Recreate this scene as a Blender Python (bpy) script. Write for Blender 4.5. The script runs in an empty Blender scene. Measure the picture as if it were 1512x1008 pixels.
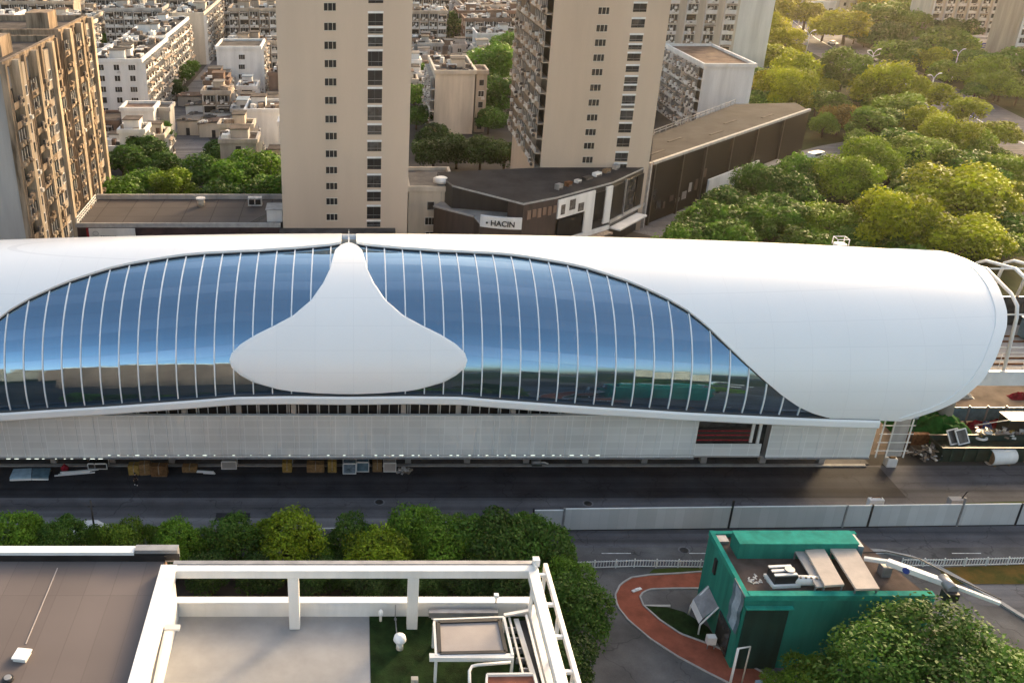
import bpy, bmesh, math, random
import numpy as np
from mathutils import Vector, Matrix
R = math.radians
C = bpy.context.scene.collection
SC = bpy.context.scene

# ------------------------------------------------------------------ survey of the site
# the drone hovers at the origin, 62 m up, looking along +Y and 25.8 deg down
H, F, PIT, CX, CY = 62.0, 1400.0, R(25.8), 522.0, 504.0
cp, sp = math.cos(PIT), math.sin(PIT)
def ray(px, py):
    x = (px - CX) / F; u = (CY - py) / F
    return Vector((x, cp + u * sp, -sp + u * cp))
def P(px, py, z=0.0):                     # point at height z
    d = ray(px, py); t = (z - H) / d.z
    return Vector((d.x * t, d.y * t, z))
def PY(px, py, Y):                        # point at depth Y
    d = ray(px, py); t = Y / d.y
    return Vector((d.x * t, Y, H + d.z * t))
def scale_at(p):                          # photo pixels per metre
    return F / (p.y * cp + (H - p.z) * sp)

# ------------------------------------------------------------------ materials
M = {}
def mat(name, col, rough=0.7, var=0.12, scale=0.6, metal=0.0, streak=False, bump=0.0, bscale=8.0, col2=None, spec=0.5, use_obj=False):
    m = bpy.data.materials.new(name); m.use_nodes = True
    nt = m.node_tree; n = nt.nodes; l = nt.links
    b = n['Principled BSDF']
    b.inputs['Roughness'].default_value = rough; b.inputs['Metallic'].default_value = metal
    b.inputs['Specular IOR Level'].default_value = spec if rough < .75 else .08
    g = n.new('ShaderNodeNewGeometry')
    mp = n.new('ShaderNodeMapping'); l.new(g.outputs['Position'], mp.inputs['Vector'])
    mp.inputs['Scale'].default_value = (1, 1, 0.12) if streak else (1, 1, 1)
    t = n.new('ShaderNodeTexNoise'); t.inputs['Scale'].default_value = scale
    t.inputs['Detail'].default_value = 6; t.inputs['Roughness'].default_value = 0.62
    l.new(mp.outputs['Vector'], t.inputs['Vector'])
    r = n.new('ShaderNodeValToRGB')
    c2 = col2 if col2 else tuple(c * (1 - 2.2 * var) for c in col)
    c1 = tuple(min(1, c * (1 + 0.8 * var)) for c in col)
    r.color_ramp.elements[0].position = 0.3; r.color_ramp.elements[0].color = (*c2, 1)
    r.color_ramp.elements[1].position = 0.66; r.color_ramp.elements[1].color = (*c1, 1)
    l.new(t.outputs['Fac'], r.inputs['Fac'])
    l.new(r.outputs['Color'], b.inputs['Base Color'])
    if bump:
        t2 = n.new('ShaderNodeTexNoise'); t2.inputs['Scale'].default_value = bscale; t2.inputs['Detail'].default_value = 5
        l.new(g.outputs['Position'], t2.inputs['Vector'])
        bp = n.new('ShaderNodeBump'); bp.inputs['Strength'].default_value = bump; bp.inputs['Distance'].default_value = 0.05
        l.new(t2.outputs['Fac'], bp.inputs['Height']); l.new(bp.outputs['Normal'], b.inputs['Normal'])
    M[name] = m; return m

mat('white_panel', (.84, .84, .835), .28, .02, .15)
mat('white_paint', (.74, .73, .71), .45, .08, .5, streak=True)
mat('white_steel', (.74, .75, .75), .35, .05, .8)
mat('mullion', (.80, .82, .84), .35, .05, .8)
mat('seam_dark', (.05, .055, .06), .5, .1, 1)
mat('dark_frame', (.03, .032, .036), .5, .15, 1)
mat('pane_dark', (.018, .018, .02), .3, .25, .7, spec=.25)
mat('pane_mid', (.05, .05, .052), .25, .4, .9, spec=.3)
def asphalt(name, col, var, axis=0):
    m = mat(name, col, .8, var, .3, bump=.3); nt = m.node_tree; n = nt.nodes; l = nt.links; b = n['Principled BSDF']
    src = b.inputs['Base Color'].links[0].from_socket
    g = n.new('ShaderNodeNewGeometry'); mp = n.new('ShaderNodeMapping'); mp.inputs['Scale'].default_value = (.012, .9, 1) if axis == 0 else (.2, .2, 1); l.new(g.outputs['Position'], mp.inputs['Vector'])
    t = n.new('ShaderNodeTexNoise'); t.inputs['Scale'].default_value = 1.0; t.inputs['Detail'].default_value = 5; l.new(mp.outputs[0], t.inputs['Vector'])
    r1 = n.new('ShaderNodeMapRange'); r1.inputs['From Min'].default_value = .3; r1.inputs['From Max'].default_value = .7; r1.inputs['To Min'].default_value = .62; r1.inputs['To Max'].default_value = 1.34; l.new(t.outputs['Fac'], r1.inputs['Value'])
    v = n.new('ShaderNodeTexVoronoi'); v.feature = 'DISTANCE_TO_EDGE'; v.inputs['Scale'].default_value = .16; v.inputs['Randomness'].default_value = 1
    dn = n.new('ShaderNodeTexNoise'); dn.inputs['Scale'].default_value = .5; l.new(g.outputs['Position'], dn.inputs['Vector'])
    ad = n.new('ShaderNodeVectorMath'); ad.operation = 'MULTIPLY_ADD'; ad.inputs[1].default_value = (4, 4, 0); l.new(dn.outputs['Color'], ad.inputs[0]); l.new(g.outputs['Position'], ad.inputs[2]); l.new(ad.outputs[0], v.inputs['Vector'])
    r2 = n.new('ShaderNodeMapRange'); r2.inputs['From Max'].default_value = .012; r2.inputs['To Min'].default_value = .6; l.new(v.outputs['Distance'], r2.inputs['Value'])
    f = n.new('ShaderNodeTexNoise'); f.inputs['Scale'].default_value = 6; l.new(g.outputs['Position'], f.inputs['Vector'])
    r3 = n.new('ShaderNodeMapRange'); r3.inputs['To Min'].default_value = .85; r3.inputs['To Max'].default_value = 1.15; l.new(f.outputs['Fac'], r3.inputs['Value'])
    m1 = n.new('ShaderNodeMath'); m1.operation = 'MULTIPLY'; l.new(r1.outputs[0], m1.inputs[0]); l.new(r2.outputs[0], m1.inputs[1])
    m2 = n.new('ShaderNodeMath'); m2.operation = 'MULTIPLY'; l.new(m1.outputs[0], m2.inputs[0]); l.new(r3.outputs[0], m2.inputs[1])
    sc = n.new('ShaderNodeVectorMath'); sc.operation = 'SCALE'; l.new(src, sc.inputs[0]); l.new(m2.outputs[0], sc.inputs['Scale']); l.new(sc.outputs[0], b.inputs['Base Color'])
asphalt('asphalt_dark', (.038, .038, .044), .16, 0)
asphalt('asphalt_mid', (.108, .106, .116), .12, 0)
asphalt('asphalt_pale', (.155, .153, .162), .10, 0)
asphalt('asphalt_side', (.118, .115, .116), .12, 1)
mat('ground', (.066, .06, .055), .95, .22, .07, bump=.3)
mat('dirt', (.17, .135, .11), .95, .25, .25, bump=.5)
mat('lawn', (.020, .032, .008), .95, .3, .25, bump=.8, bscale=5)
mat('verge', (.05, .065, .014), .95, .35, .9, bump=.8, bscale=6, col2=(.035, .05, .012))
mat('verge_dry', (.13, .075, .02), .95, .35, .6, bump=.8, bscale=6, col2=(.05, .06, .014))
mat('red_path', (.28, .088, .055), .85, .14, .8, bump=.3)
mat('kerb', (.38, .37, .36), .8, .12, 1)
mat('line_white', (.62, .62, .62), .6, .2, 2)
mat('beige_wall', (.55, .44, .345), .75, .05, .12, streak=True)
mat('beige_wall_b', (.55, .435, .335), .75, .06, .12, streak=True)
mat('ochre_wall', (.30, .225, .16), .8, .34, 1.1, streak=True)
mat('ochre_trim', (.48, .385, .28), .8, .32, .9, streak=True)
mat('stone_grey', (.36, .34, .325), .8, .10, .3, streak=True)
mat('wall_white', (.70, .69, .675), .75, .10, .35, streak=True)
mat('wall_cream', (.56, .50, .42), .75, .14, .35, streak=True)
mat('wall_grey', (.40, .385, .37), .8, .16, .35, streak=True)
mat('wall_pink', (.48, .41, .37), .8, .15, .35, streak=True)
mat('wall_tan', (.42, .355, .29), .8, .16, .35, streak=True)
mat('wall_brown', (.22, .15, .115), .8, .18, .35, streak=True)
mat('roof_dark', (.088, .08, .075), .9, .25, .35)
mat('roof_brown', (.105, .088, .078), .9, .28, .4)
mat('roof_pale', (.21, .195, .18), .9, .2, .3)
mat('roof_rust', (.165, .115, .092), .9, .28, .4)
mat('roof_blue', (.16, .21, .26), .6, .2, .4)
mat('podium_roof', (.044, .042, .044), .9, .2, .22, bump=.3)
mat('podium_brown', (.055, .036, .031), .6, .25, .6, streak=True)
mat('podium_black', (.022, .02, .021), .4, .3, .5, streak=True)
mat('maroon', (.045, .022, .026), .6, .25, .6)

mat('terrace_concrete', (.32, .318, .322), .8, .16, .22, col2=(.235, .232, .232))
mat('turf', (.014, .032, .009), .95, .3, 1.2, bump=.7, bscale=14)
mat('terrace_panel', (.34, .30, .285), .6, .06, .6)
mat('terracotta', (.30, .115, .075), .75, .16, 1)
mat('green_wall', (.026, .225, .175), .8, .2, .45, streak=True)
mat('green_top', (.026, .28, .215), .8, .16, .8)
mat('green_dark', (.010, .045, .035), .6, .3, .6, streak=True)
mat('roof_soil', (.105, .078, .066), .95, .2, .6, bump=.4)
mat('slab_beige', (.54, .46, .39), .8, .07, .8)
mat('metal_grey', (.30, .30, .31), .45, .15, 1, metal=.4)
mat('black_part', (.015, .015, .017), .5, .2, 2)
mat('carton', (.25, .15, .07), .85, .2, 3)
mat('carton_dark', (.16, .085, .04), .85, .25, 3)
mat('carton_yellow', (.30, .20, .06), .85, .2, 3)
mat('sheet_blue', (.34, .46, .55), .15, .12, 1.5)
mat('sheet_teal', (.12, .2, .25), .2, .15, 1.5)
mat('glass_pack', (.20, .26, .31), .12, .3, 2)
mat('red_cloth', (.28, .02, .035), .85, .25, 3)
mat('mesh_green', (.02, .125, .022), .9, .35, 1.2, bump=1, bscale=5)
mat('skip_green', (.008, .03, .022), .6, .25, 1)
mat('rust', (.17, .075, .035), .8, .3, 3)
mat('timber', (.26, .17, .10), .85, .25, 4)
mat('skin', (.42, .26, .19), .6, .05, 4)
mat('cloth_black', (.018, .018, .022), .9, .2, 9)
mat('hair', (.012, .01, .009), .7, .2, 20)
mat('shoe', (.7, .7, .7), .6, .1, 9)
mat('bark', (.10, .075, .055), .95, .3, 4, bump=.6)
mat('sign_blue', (.03, .06, .30), .4, .1, 2)
mat('car_paint_white', (.72, .72, .72), .25, .03, 1)
mat('car_paint_dark', (.06, .06, .065), .25, .05, 1)
mat('clutter_a', (.60, .58, .55), .7, .25, 2)
mat('clutter_b', (.14, .125, .115), .8, .35, 2)
mat('clutter_c', (.34, .27, .21), .8, .3, 2)
mat('orange_net', (.45, .13, .03), .9, .2, 4)

def emit(name, col, s):
    m = bpy.data.materials.new(name); m.use_nodes = True
    b = m.node_tree.nodes['Principled BSDF']; b.inputs['Base Color'].default_value = (.6, .6, .6, 1)
    b.inputs['Emission Color'].default_value = (*col, 1); b.inputs['Emission Strength'].default_value = s
    M[name] = m
emit('lamp_lit', (.9, 1, .85), .7)

def glass_mat():                          # blue reflective coated curtain wall, each pane row toned to imitate stepped reflection bands
    m = bpy.data.materials.new('coated_glass'); m.use_nodes = True
    nt = m.node_tree; n = nt.nodes; l = nt.links; b = n['Principled BSDF']
    uv = n.new('ShaderNodeUVMap'); sx = n.new('ShaderNodeSeparateXYZ'); l.new(uv.outputs['UV'], sx.inputs[0])
    fl = n.new('ShaderNodeMath'); fl.operation = 'FLOOR'; l.new(sx.outputs['Y'], fl.inputs[0])
    flx = n.new('ShaderNodeMath'); flx.operation = 'FLOOR'; l.new(sx.outputs['X'], flx.inputs[0])
    cb = n.new('ShaderNodeCombineXYZ'); l.new(fl.outputs[0], cb.inputs['Y'])
    wn = n.new('ShaderNodeTexWhiteNoise'); wn.noise_dimensions = '2D'; l.new(cb.outputs[0], wn.inputs['Vector'])
    r = n.new('ShaderNodeValToRGB'); r.color_ramp.elements[0].color = (.185, .31, .44, 1); r.color_ramp.elements[1].color = (.25, .375, .51, 1)
    l.new(wn.outputs['Value'], r.inputs['Fac'])
    fr = n.new('ShaderNodeMath'); fr.operation = 'FRACT'; l.new(sx.outputs['Y'], fr.inputs[0])
    ls = n.new('ShaderNodeMath'); ls.operation = 'LESS_THAN'; ls.inputs[1].default_value = .035; l.new(fr.outputs[0], ls.inputs[0])
    mx = n.new('ShaderNodeMix'); mx.data_type = 'RGBA'
    l.new(ls.outputs[0], mx.inputs['Factor']); l.new(r.outputs['Color'], mx.inputs[6]); mx.inputs[7].default_value = (.15, .24, .36, 1)
    l.new(mx.outputs[2], b.inputs['Base Color'])
    b.inputs['Metallic'].default_value = .92; b.inputs['Roughness'].default_value = .035
    # slight waviness of the panes
    g = n.new('ShaderNodeNewGeometry'); t = n.new('ShaderNodeTexNoise'); t.inputs['Scale'].default_value = .55
    l.new(g.outputs['Position'], t.inputs['Vector'])
    bp = n.new('ShaderNodeBump'); bp.inputs['Strength'].default_value = .06; bp.inputs['Distance'].default_value = .12
    c2 = n.new('ShaderNodeCombineXYZ'); l.new(fl.outputs[0], c2.inputs['Y']); l.new(flx.outputs[0], c2.inputs['X'])
    w2 = n.new('ShaderNodeTexWhiteNoise'); w2.noise_dimensions = '2D'; l.new(c2.outputs[0], w2.inputs['Vector'])
    sb_ = n.new('ShaderNodeVectorMath'); sb_.operation = 'SUBTRACT'; sb_.inputs[1].default_value = (.5, .5, .5); l.new(w2.outputs['Color'], sb_.inputs[0])
    ml = n.new('ShaderNodeVectorMath'); ml.operation = 'MULTIPLY_ADD'; ml.inputs[1].default_value = (.05, .05, .05); l.new(sb_.outputs[0], ml.inputs[0]); l.new(g.outputs['Normal'], ml.inputs[2])
    nz = n.new('ShaderNodeVectorMath'); nz.operation = 'NORMALIZE'; l.new(ml.outputs[0], nz.inputs[0]); l.new(nz.outputs[0], bp.inputs['Normal'])
    l.new(t.outputs['Fac'], bp.inputs['Height']); l.new(bp.outputs['Normal'], b.inputs['Normal'])
    M['coated_glass'] = m
glass_mat()

def grid_mat(name, base, line, w, h, mortar, rough, world_axes='XZ', var=.06):
    m = bpy.data.materials.new(name); m.use_nodes = True
    nt = m.node_tree; n = nt.nodes; l = nt.links; b = n['Principled BSDF']
    g = n.new('ShaderNodeNewGeometry'); s = n.new('ShaderNodeSeparateXYZ'); l.new(g.outputs['Position'], s.inputs[0])
    cb = n.new('ShaderNodeCombineXYZ')
    l.new(s.outputs[world_axes[0]], cb.inputs['X']); l.new(s.outputs[world_axes[1]], cb.inputs['Y'])
    br = n.new('ShaderNodeTexBrick'); br.offset = 0; br.inputs['Scale'].default_value = 1
    br.inputs['Brick Width'].default_value = w; br.inputs['Row Height'].default_value = h
    br.inputs['Mortar Size'].default_value = mortar; br.inputs['Mortar Smooth'].default_value = .1
    br.inputs['Color1'].default_value = (*base, 1); br.inputs['Color2'].default_value = (*[c * (1 - var) for c in base], 1)
    br.inputs['Mortar'].default_value = (*line, 1)
    l.new(cb.outputs[0], br.inputs['Vector'])
    t = n.new('ShaderNodeTexNoise'); t.inputs['Scale'].default_value = .12; t.inputs['Detail'].default_value = 4
    l.new(g.outputs['Position'], t.inputs['Vector'])
    mr = n.new('ShaderNodeMapRange'); mr.inputs['From Min'].default_value = .3; mr.inputs['From Max'].default_value = .7
    mr.inputs['To Min'].default_value = 1 - var * 2; mr.inputs['To Max'].default_value = 1.0
    l.new(t.outputs['Fac'], mr.inputs['Value'])
    mx = n.new('ShaderNodeVectorMath'); mx.operation = 'SCALE'
    l.new(br.outputs['Color'], mx.inputs[0]); l.new(mr.outputs[0], mx.inputs['Scale'])
    l.new(mx.outputs[0], b.inputs['Base Color']); b.inputs['Roughness'].default_value = rough
    if rough > .4: b.inputs['Specular IOR Level'].default_value = .12
    M[name] = m
grid_mat('screen_panel', (.70, .70, .685), (.82, .82, .81), 2.03, .92, .035, .45, 'XZ', .10)
grid_mat('roof_panel', (.85, .85, .85), (.77, .77, .775), 4.06, 2.2, .02, .26, 'XZ', .012)
grid_mat('louvre_dark', (.017, .0155, .0155), (.010, .010, .010), 30, .28, .05, .5, 'XZ', .1)
grid_mat('hoarding', (.56, .555, .56), (.46, .455, .46), 1.0, 60, .02, .5, 'XZ', .13)
grid_mat('paver_roof', (.115, .10, .095), (.06, .052, .05), 5.2, 5.2, .09, .9, 'XY', .12)

grid_mat('terrace_brown', (.165, .14, .135), (.125, .105, .10), 1.6, 11, .02, .85, 'XY', .10)
def leaf_mat(name):
    m = bpy.data.materials.new(name); m.use_nodes = True
    nt = m.node_tree; n = nt.nodes; l = nt.links; b = n['Principled BSDF']; out = n['Material Output']
    oi = n.new('ShaderNodeObjectInfo')
    at = n.new('ShaderNodeAttribute'); at.attribute_name = 'tint'
    mr = n.new('ShaderNodeMapRange'); mr.inputs['To Min'].default_value = .35; mr.inputs['To Max'].default_value = 1.55
    l.new(at.outputs['Fac'], mr.inputs['Value'])
    sc = n.new('ShaderNodeVectorMath'); sc.operation = 'SCALE'
    l.new(oi.outputs['Color'], sc.inputs[0]); l.new(mr.outputs[0], sc.inputs['Scale'])
    l.new(sc.outputs[0], b.inputs['Base Color']); b.inputs['Roughness'].default_value = .6; b.inputs['Specular IOR Level'].default_value = .2
    tr = n.new('ShaderNodeBsdfTranslucent'); l.new(sc.outputs[0], tr.inputs['Color'])
    mx = n.new('ShaderNodeMixShader'); mx.inputs[0].default_value = .28
    l.new(b.outputs[0], mx.inputs[1]); l.new(tr.outputs[0], mx.inputs[2]); l.new(mx.outputs[0], out.inputs['Surface'])
    M[name] = m
leaf_mat('leaf')

# ------------------------------------------------------------------ mesh helpers
class MB:
    def __init__(s): s.v = []; s.f = []; s.m = []; s.names = []; s.smooth = set()
    def mi(s, name):
        if name not in s.names: s.names.append(name)
        return s.names.index(name)
    def face(s, pts, m, smooth=False):
        b = len(s.v); s.v += [tuple(p) for p in pts]; s.f.append(tuple(range(b, b + len(pts)))); s.m.append(s.mi(m))
    def box(s, x0, x1, y0, y1, z0, z1, m):
        return s.obox(Matrix.Identity(4), x0, x1, y0, y1, z0, z1, m)
    def obox(s, mtx, x0, x1, y0, y1, z0, z1, m):
        b = len(s.v)
        for z in (z0, z1):
            for x, y in ((x0, y0), (x1, y0), (x1, y1), (x0, y1)): s.v.append(tuple(mtx @ Vector((x, y, z))))
        for q in ((0, 3, 2, 1), (4, 5, 6, 7), (0, 1, 5, 4), (1, 2, 6, 5), (2, 3, 7, 6), (3, 0, 4, 7)):
            s.f.append(tuple(b + i for i in q)); s.m.append(s.mi(m))
    def bar(s, p, q, w, h, m):              # rectangular bar from p to q
        p, q = Vector(p), Vector(q); d = q - p; L = d.length; d.normalize()
        up = Vector((0, 0, 1)) if abs(d.z) < .95 else Vector((0, 1, 0))
        sx = d.cross(up).normalized(); uz = sx.cross(d).normalized()
        mtx = Matrix((( sx.x, d.x, uz.x, p.x), (sx.y, d.y, uz.y, p.y), (sx.z, d.z, uz.z, p.z), (0, 0, 0, 1)))
        s.obox(mtx, -w / 2, w / 2, 0, L, -h / 2, h / 2, m)
    def tube(s, pts, r, m, n=8, caps=True):
        pts = [Vector(p) for p in pts]; rs = r if isinstance(r, (list, tuple)) else [r] * len(pts)
        b = len(s.v); prev = None
        for i, p in enumerate(pts):
            d = (pts[min(i + 1, len(pts) - 1)] - pts[max(i - 1, 0)]).normalized()
            if prev is None:
                a = d.orthogonal().normalized()
            else:
                a = (prev - d * prev.dot(d)).normalized()
            prev = a; c = d.cross(a)
            for k in range(n):
                t = 2 * math.pi * k / n; s.v.append(tuple(p + (a * math.cos(t) + c * math.sin(t)) * rs[i]))
        for i in range(len(pts) - 1):
            for k in range(n):
                s.f.append((b + i * n + k, b + i * n + (k + 1) % n, b + (i + 1) * n + (k + 1) % n, b + (i + 1) * n + k))
                s.m.append(s.mi(m)); s.smooth.add(len(s.f) - 1)
        if caps:
            s.f.append(tuple(b + k for k in range(n))[::-1]); s.m.append(s.mi(m))
            e = b + (len(pts) - 1) * n
            s.f.append(tuple(e + k for k in range(n))); s.m.append(s.mi(m))
    def prism(s, poly, z0, z1, m, mtop=None):
        poly = [(p[0], p[1]) for p in poly]
        a = sum(poly[i][0] * poly[(i + 1) % len(poly)][1] - poly[(i + 1) % len(poly)][0] * poly[i][1] for i in range(len(poly)))
        if a < 0: poly = poly[::-1]
        k = len(poly); b = len(s.v)
        s.v += [(x, y, z0) for x, y in poly] + [(x, y, z1) for x, y in poly]
        s.f.append(tuple(b + i for i in range(k))[::-1]); s.m.append(s.mi(m))
        s.f.append(tuple(b + k + i for i in range(k))); s.m.append(s.mi(mtop or m))
        for i in range(k):
            j = (i + 1) % k; s.f.append((b + i, b + j, b + k + j, b + k + i)); s.m.append(s.mi(m))
    def mesh(s, name):
        me = bpy.data.meshes.new(name); me.from_pydata(s.v, [], s.f)
        for nm in s.names: me.materials.append(M[nm])
        me.polygons.foreach_set('material_index', s.m)
        if s.smooth:
            sm = [i in s.smooth for i in range(len(s.f))]; me.polygons.foreach_set('use_smooth', sm)
        me.update(); return me
    def build(s, name, parent=None, loc=None, bevel=0):
        me = s.mesh(name)
        return link(name, me, parent, loc, bevel)

def link(name, me, parent=None, loc=None, bevel=0):
    o = bpy.data.objects.new(name, me); C.objects.link(o)
    if loc is not None: o.location = loc
    if parent is not None:
        o.parent = parent
    if bevel:
        b = o.modifiers.new('bevel', 'BEVEL'); b.width = bevel; b.segments = 2; b.limit_method = 'ANGLE'
    return o
def tag(o, label=None, cat=None, group=None, kind=None):
    if label: o['label'] = label
    if cat: o['category'] = cat
    if group: o['group'] = group
    if kind: o['kind'] = kind
    return o
def thing(name, label, cat, loc=(0, 0, 0), rz=0, group=None):
    o = bpy.data.objects.new(name, None); C.objects.link(o); o.empty_display_size = .5
    o.location = loc; o.rotation_euler = (0, 0, rz)
    return tag(o, label, cat, group)
def sheet(name, pts, z, m, kind='structure', skirt=0):
    b = MB()
    if skirt: b.prism(pts, z - skirt, z, m)
    else: b.face([(p[0], p[1], z) for p in pts], m)
    return tag(b.build(name), kind=kind)
def dup_tree(o, parent=None, loc=None, rz=None, sc=None):
    c = o.copy(); C.objects.link(c)
    if parent: c.parent = parent
    if loc is not None: c.location = loc
    if rz is not None: c.rotation_euler = (0, 0, rz)
    if sc is not None: c.scale = sc
    for ch in list(o.children): dup_tree(ch, c)
    return c

# ------------------------------------------------------------------ world, sun, camera
SUN_EL, SUN_AZ = R(18), R(40)             # azimuth measured from +Y towards +X
w = bpy.data.worlds.new('World'); SC.world = w; w.use_nodes = True
nt = w.node_tree; bg = nt.nodes['Background']
sky = nt.nodes.new('ShaderNodeTexSky'); sky.sky_type = 'NISHITA'; sky.sun_disc = False
sky.sun_elevation = SUN_EL; sky.sun_rotation = SUN_AZ
sky.air_density = 1.0; sky.dust_density = 4.5; sky.ozone_density = 1.0; sky.altitude = 60
tn = nt.nodes.new('ShaderNodeVectorMath'); tn.operation = 'MULTIPLY'; tn.inputs[1].default_value = (1.11, .985, .83)
nt.links.new(sky.outputs[0], tn.inputs[0]); nt.links.new(tn.outputs[0], bg.inputs[0]); bg.inputs[1].default_value = 0.15
sl = bpy.data.lights.new('sun', 'SUN'); sl.energy = 1.25; sl.angle = R(10); sl.color = (1, .77, .48)
so = bpy.data.objects.new('sun', sl); C.objects.link(so)
sd = Vector((math.sin(SUN_AZ) * math.cos(SUN_EL), math.cos(SUN_AZ) * math.cos(SUN_EL), math.sin(SUN_EL)))
so.rotation_euler = (-sd).to_track_quat('-Z', 'Y').to_euler(); so.location = sd * 300
cam = bpy.data.cameras.new('camera'); co = bpy.data.objects.new('camera', cam); C.objects.link(co)
co.location = (0, 0, H); co.rotation_euler = (R(90) - PIT, 0, 0)
cam.sensor_width = 36; cam.lens = 36 * F / 1512; cam.shift_x = (756 - CX) / 1512; cam.clip_end = 9000; cam.clip_start = .5
SC.camera = co
SC.view_settings.view_transform = 'Standard'; SC.view_settings.look = 'None'
SC.view_settings.exposure = 1.72; SC.view_settings.gamma = 1
SC.cycles.max_bounces = 6; SC.cycles.diffuse_bounces = 3; SC.cycles.glossy_bounces = 3; SC.cycles.transmission_bounces = 3
SC.cycles.transparent_max_bounces = 4; SC.cycles.use_denoising = True

# ------------------------------------------------------------------ ground, roads
b = MB(); b.face([(-4500, -1500, 0), (4500, -1500, 0), (4500, 7000, 0), (-4500, 7000, 0)], 'ground'); tag(b.build('ground'), kind='structure')
def yq(py): return P(522, py).y
def strip(name, y0, y1, z, m, x0=-160, x1=190): return sheet(name, [(x0, y0), (x1, y0), (x1, y1), (x0, y1)], z, m)
strip('road', yq(838), 94.6, .004, 'asphalt_mid')
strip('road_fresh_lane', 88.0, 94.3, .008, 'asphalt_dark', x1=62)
sheet('road_dusty_lane', [(-160, yq(782)), (-28, yq(782)), (-3, yq(779)), (12, yq(772)), (12, yq(765)), (-160, yq(758))], .008, 'asphalt_pale')
strip('road_inner_lane', yq(826), yq(808), .008, 'asphalt_side')
b = MB(); b.box(-160, 60.5, 94.3, 94.75, .0, .14, 'kerb'); tag(b.build('kerb'), kind='structure')
b = MB(); b.box(-160, 61, 94.76, 120, .0, .12, 'asphalt_side'); tag(b.build('pavement'), kind='structure')
# side drive, red path, islands
sheet('side_drive', [P(850, 838), P(1512, 833), P(1560, 1100), P(790, 1100), P(835, 900)], .006, 'asphalt_side')
outer = [(1040, 843), (1000, 846), (960, 848), (932, 852), (916, 862), (908, 878), (912, 895), (928, 915), (960, 942), (1000, 968), (1045, 992), (1085, 1012), (1130, 1035)]
inner = [(1190, 1030), (1085, 968), (1055, 953), (1005, 935), (975, 915), (950, 893), (945, 880), (950, 873), (962, 869), (1000, 868), (1040, 868)]
b = MB()
for i in range(len(outer) - 1):
    t0, t1 = i / (len(outer) - 1), (i + 1) / (len(outer) - 1)
inn = inner[::-1]
def rs(poly, n):
    L = [0]
    for i in range(1, len(poly)): L.append(L[-1] + math.dist(poly[i], poly[i - 1]))
    out = []
    for k in range(n):
        t = L[-1] * k / (n - 1); i = max(j for j in range(len(L)) if L[j] <= t + 1e-9); i = min(i, len(poly) - 2)
        q = (t - L[i]) / (L[i + 1] - L[i]); out.append((poly[i][0] + q * (poly[i + 1][0] - poly[i][0]), poly[i][1] + q * (poly[i + 1][1] - poly[i][1])))
    return out
A, B_ = rs(outer, 60), rs(inn, 60)
for i in range(59):
    b.face([P(*A[i], .02), P(*A[i + 1], .02), P(*B_[i + 1], .02), P(*B_[i], .02)][::-1], 'red_path')
tag(b.build('path'), kind='structure')
b = MB()
for poly in (A, B_):
    for i in range(59):
        b.bar(P(*poly[i], .05), P(*poly[i + 1], .05), .16, .12, 'kerb')
tag(b.build('path_kerb'), kind='structure')
def lumpy(name, pts, z, m, label):
    o = sheet(name, pts, z, m); return o
lumpy('verge', [P(958, 846), P(965, 840), P(1000, 838), P(1050, 838), P(1050, 843), P(1000, 845)], .03, 'verge', '')
lumpy('verge_island', [P(952, 894), P(985, 896), P(1010, 903), P(1045, 925), P(1062, 948), P(1048, 952), P(1005, 934), P(975, 914)], .03, 'turf', '')
lumpy('verge_dry', [P(1385, 838), P(1540, 832), P(1560, 862), P(1400, 862)], .03, 'verge_dry', '')
sheet('concrete_apron', [P(1400, 864), P(1560, 864), P(1600, 905), P(1440, 893)], .03, 'asphalt_pale')
cv = [P(*p) for p in ((1262, 812), (1300, 814), (1345, 823), (1385, 838), (1425, 860), (1460, 880), (1500, 905), (1550, 935))]
b = MB()
for p, q in zip(cv, cv[1:]): b.bar(p + Vector((0, 0, .07)), q + Vector((0, 0, .07)), .45, .22, 'kerb')
tag(b.build('curved_kerb'), kind='structure')
# boulevard behind, upper right
bl = [(1150, 12), (1172, 30), (1205, 55), (1250, 80), (1301, 104), (1353, 130), (1405, 153), (1457, 182), (1512, 210), (1600, 262)]
def ribbon(name, pix, half, z, m):
    pts = [P(*p) for p in pix]; b = MB(); L = []
    for i, p in enumerate(pts):
        d = (pts[min(i + 1, len(pts) - 1)] - pts[max(i - 1, 0)]); n_ = Vector((-d.y, d.x, 0)).normalized() * half
        L.append((p + n_, p - n_))
    for (a, c), (e, f) in zip(L, L[1:]):
        b.face([(a.x, a.y, z), (c.x, c.y, z), (f.x, f.y, z), (e.x, e.y, z)], m)
    return tag(b.build(name), kind='structure')
sheet('lawn', [(62, 128), (400, 128), (420, 560), (150, 560), (125, 300), (118, 262), (112, 226), (62, 176)], .004, 'lawn')
sheet('unseen_dark_ground', [(-400, -400), (400, -400), (400, 8), (-400, 8)], .004, 'lawn')  # added out of view so the lower glass reflects something dark
ribbon('boulevard', bl, 13, .012, 'asphalt_mid')
ribbon('boulevard_line', [(x, y + 2) for x, y in bl], .25, .02, 'line_white')
ribbon('side_street', [(960, 348), (1040, 300), (1120, 262), (1185, 236), (1235, 222), (1290, 212)], 5, .012, 'asphalt_pale')
ribbon('back_street', [(300, 260), (285, 215), (268, 180), (290, 140), (330, 90)], 5, .012, 'asphalt_pale')
strip('behind_street', 122, 157, .006, 'asphalt_side', x0=-160, x1=60)
sheet('dirt_yard', [(61, 97), (190, 97), (190, 122), (61, 122)], .01, 'dirt')

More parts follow.
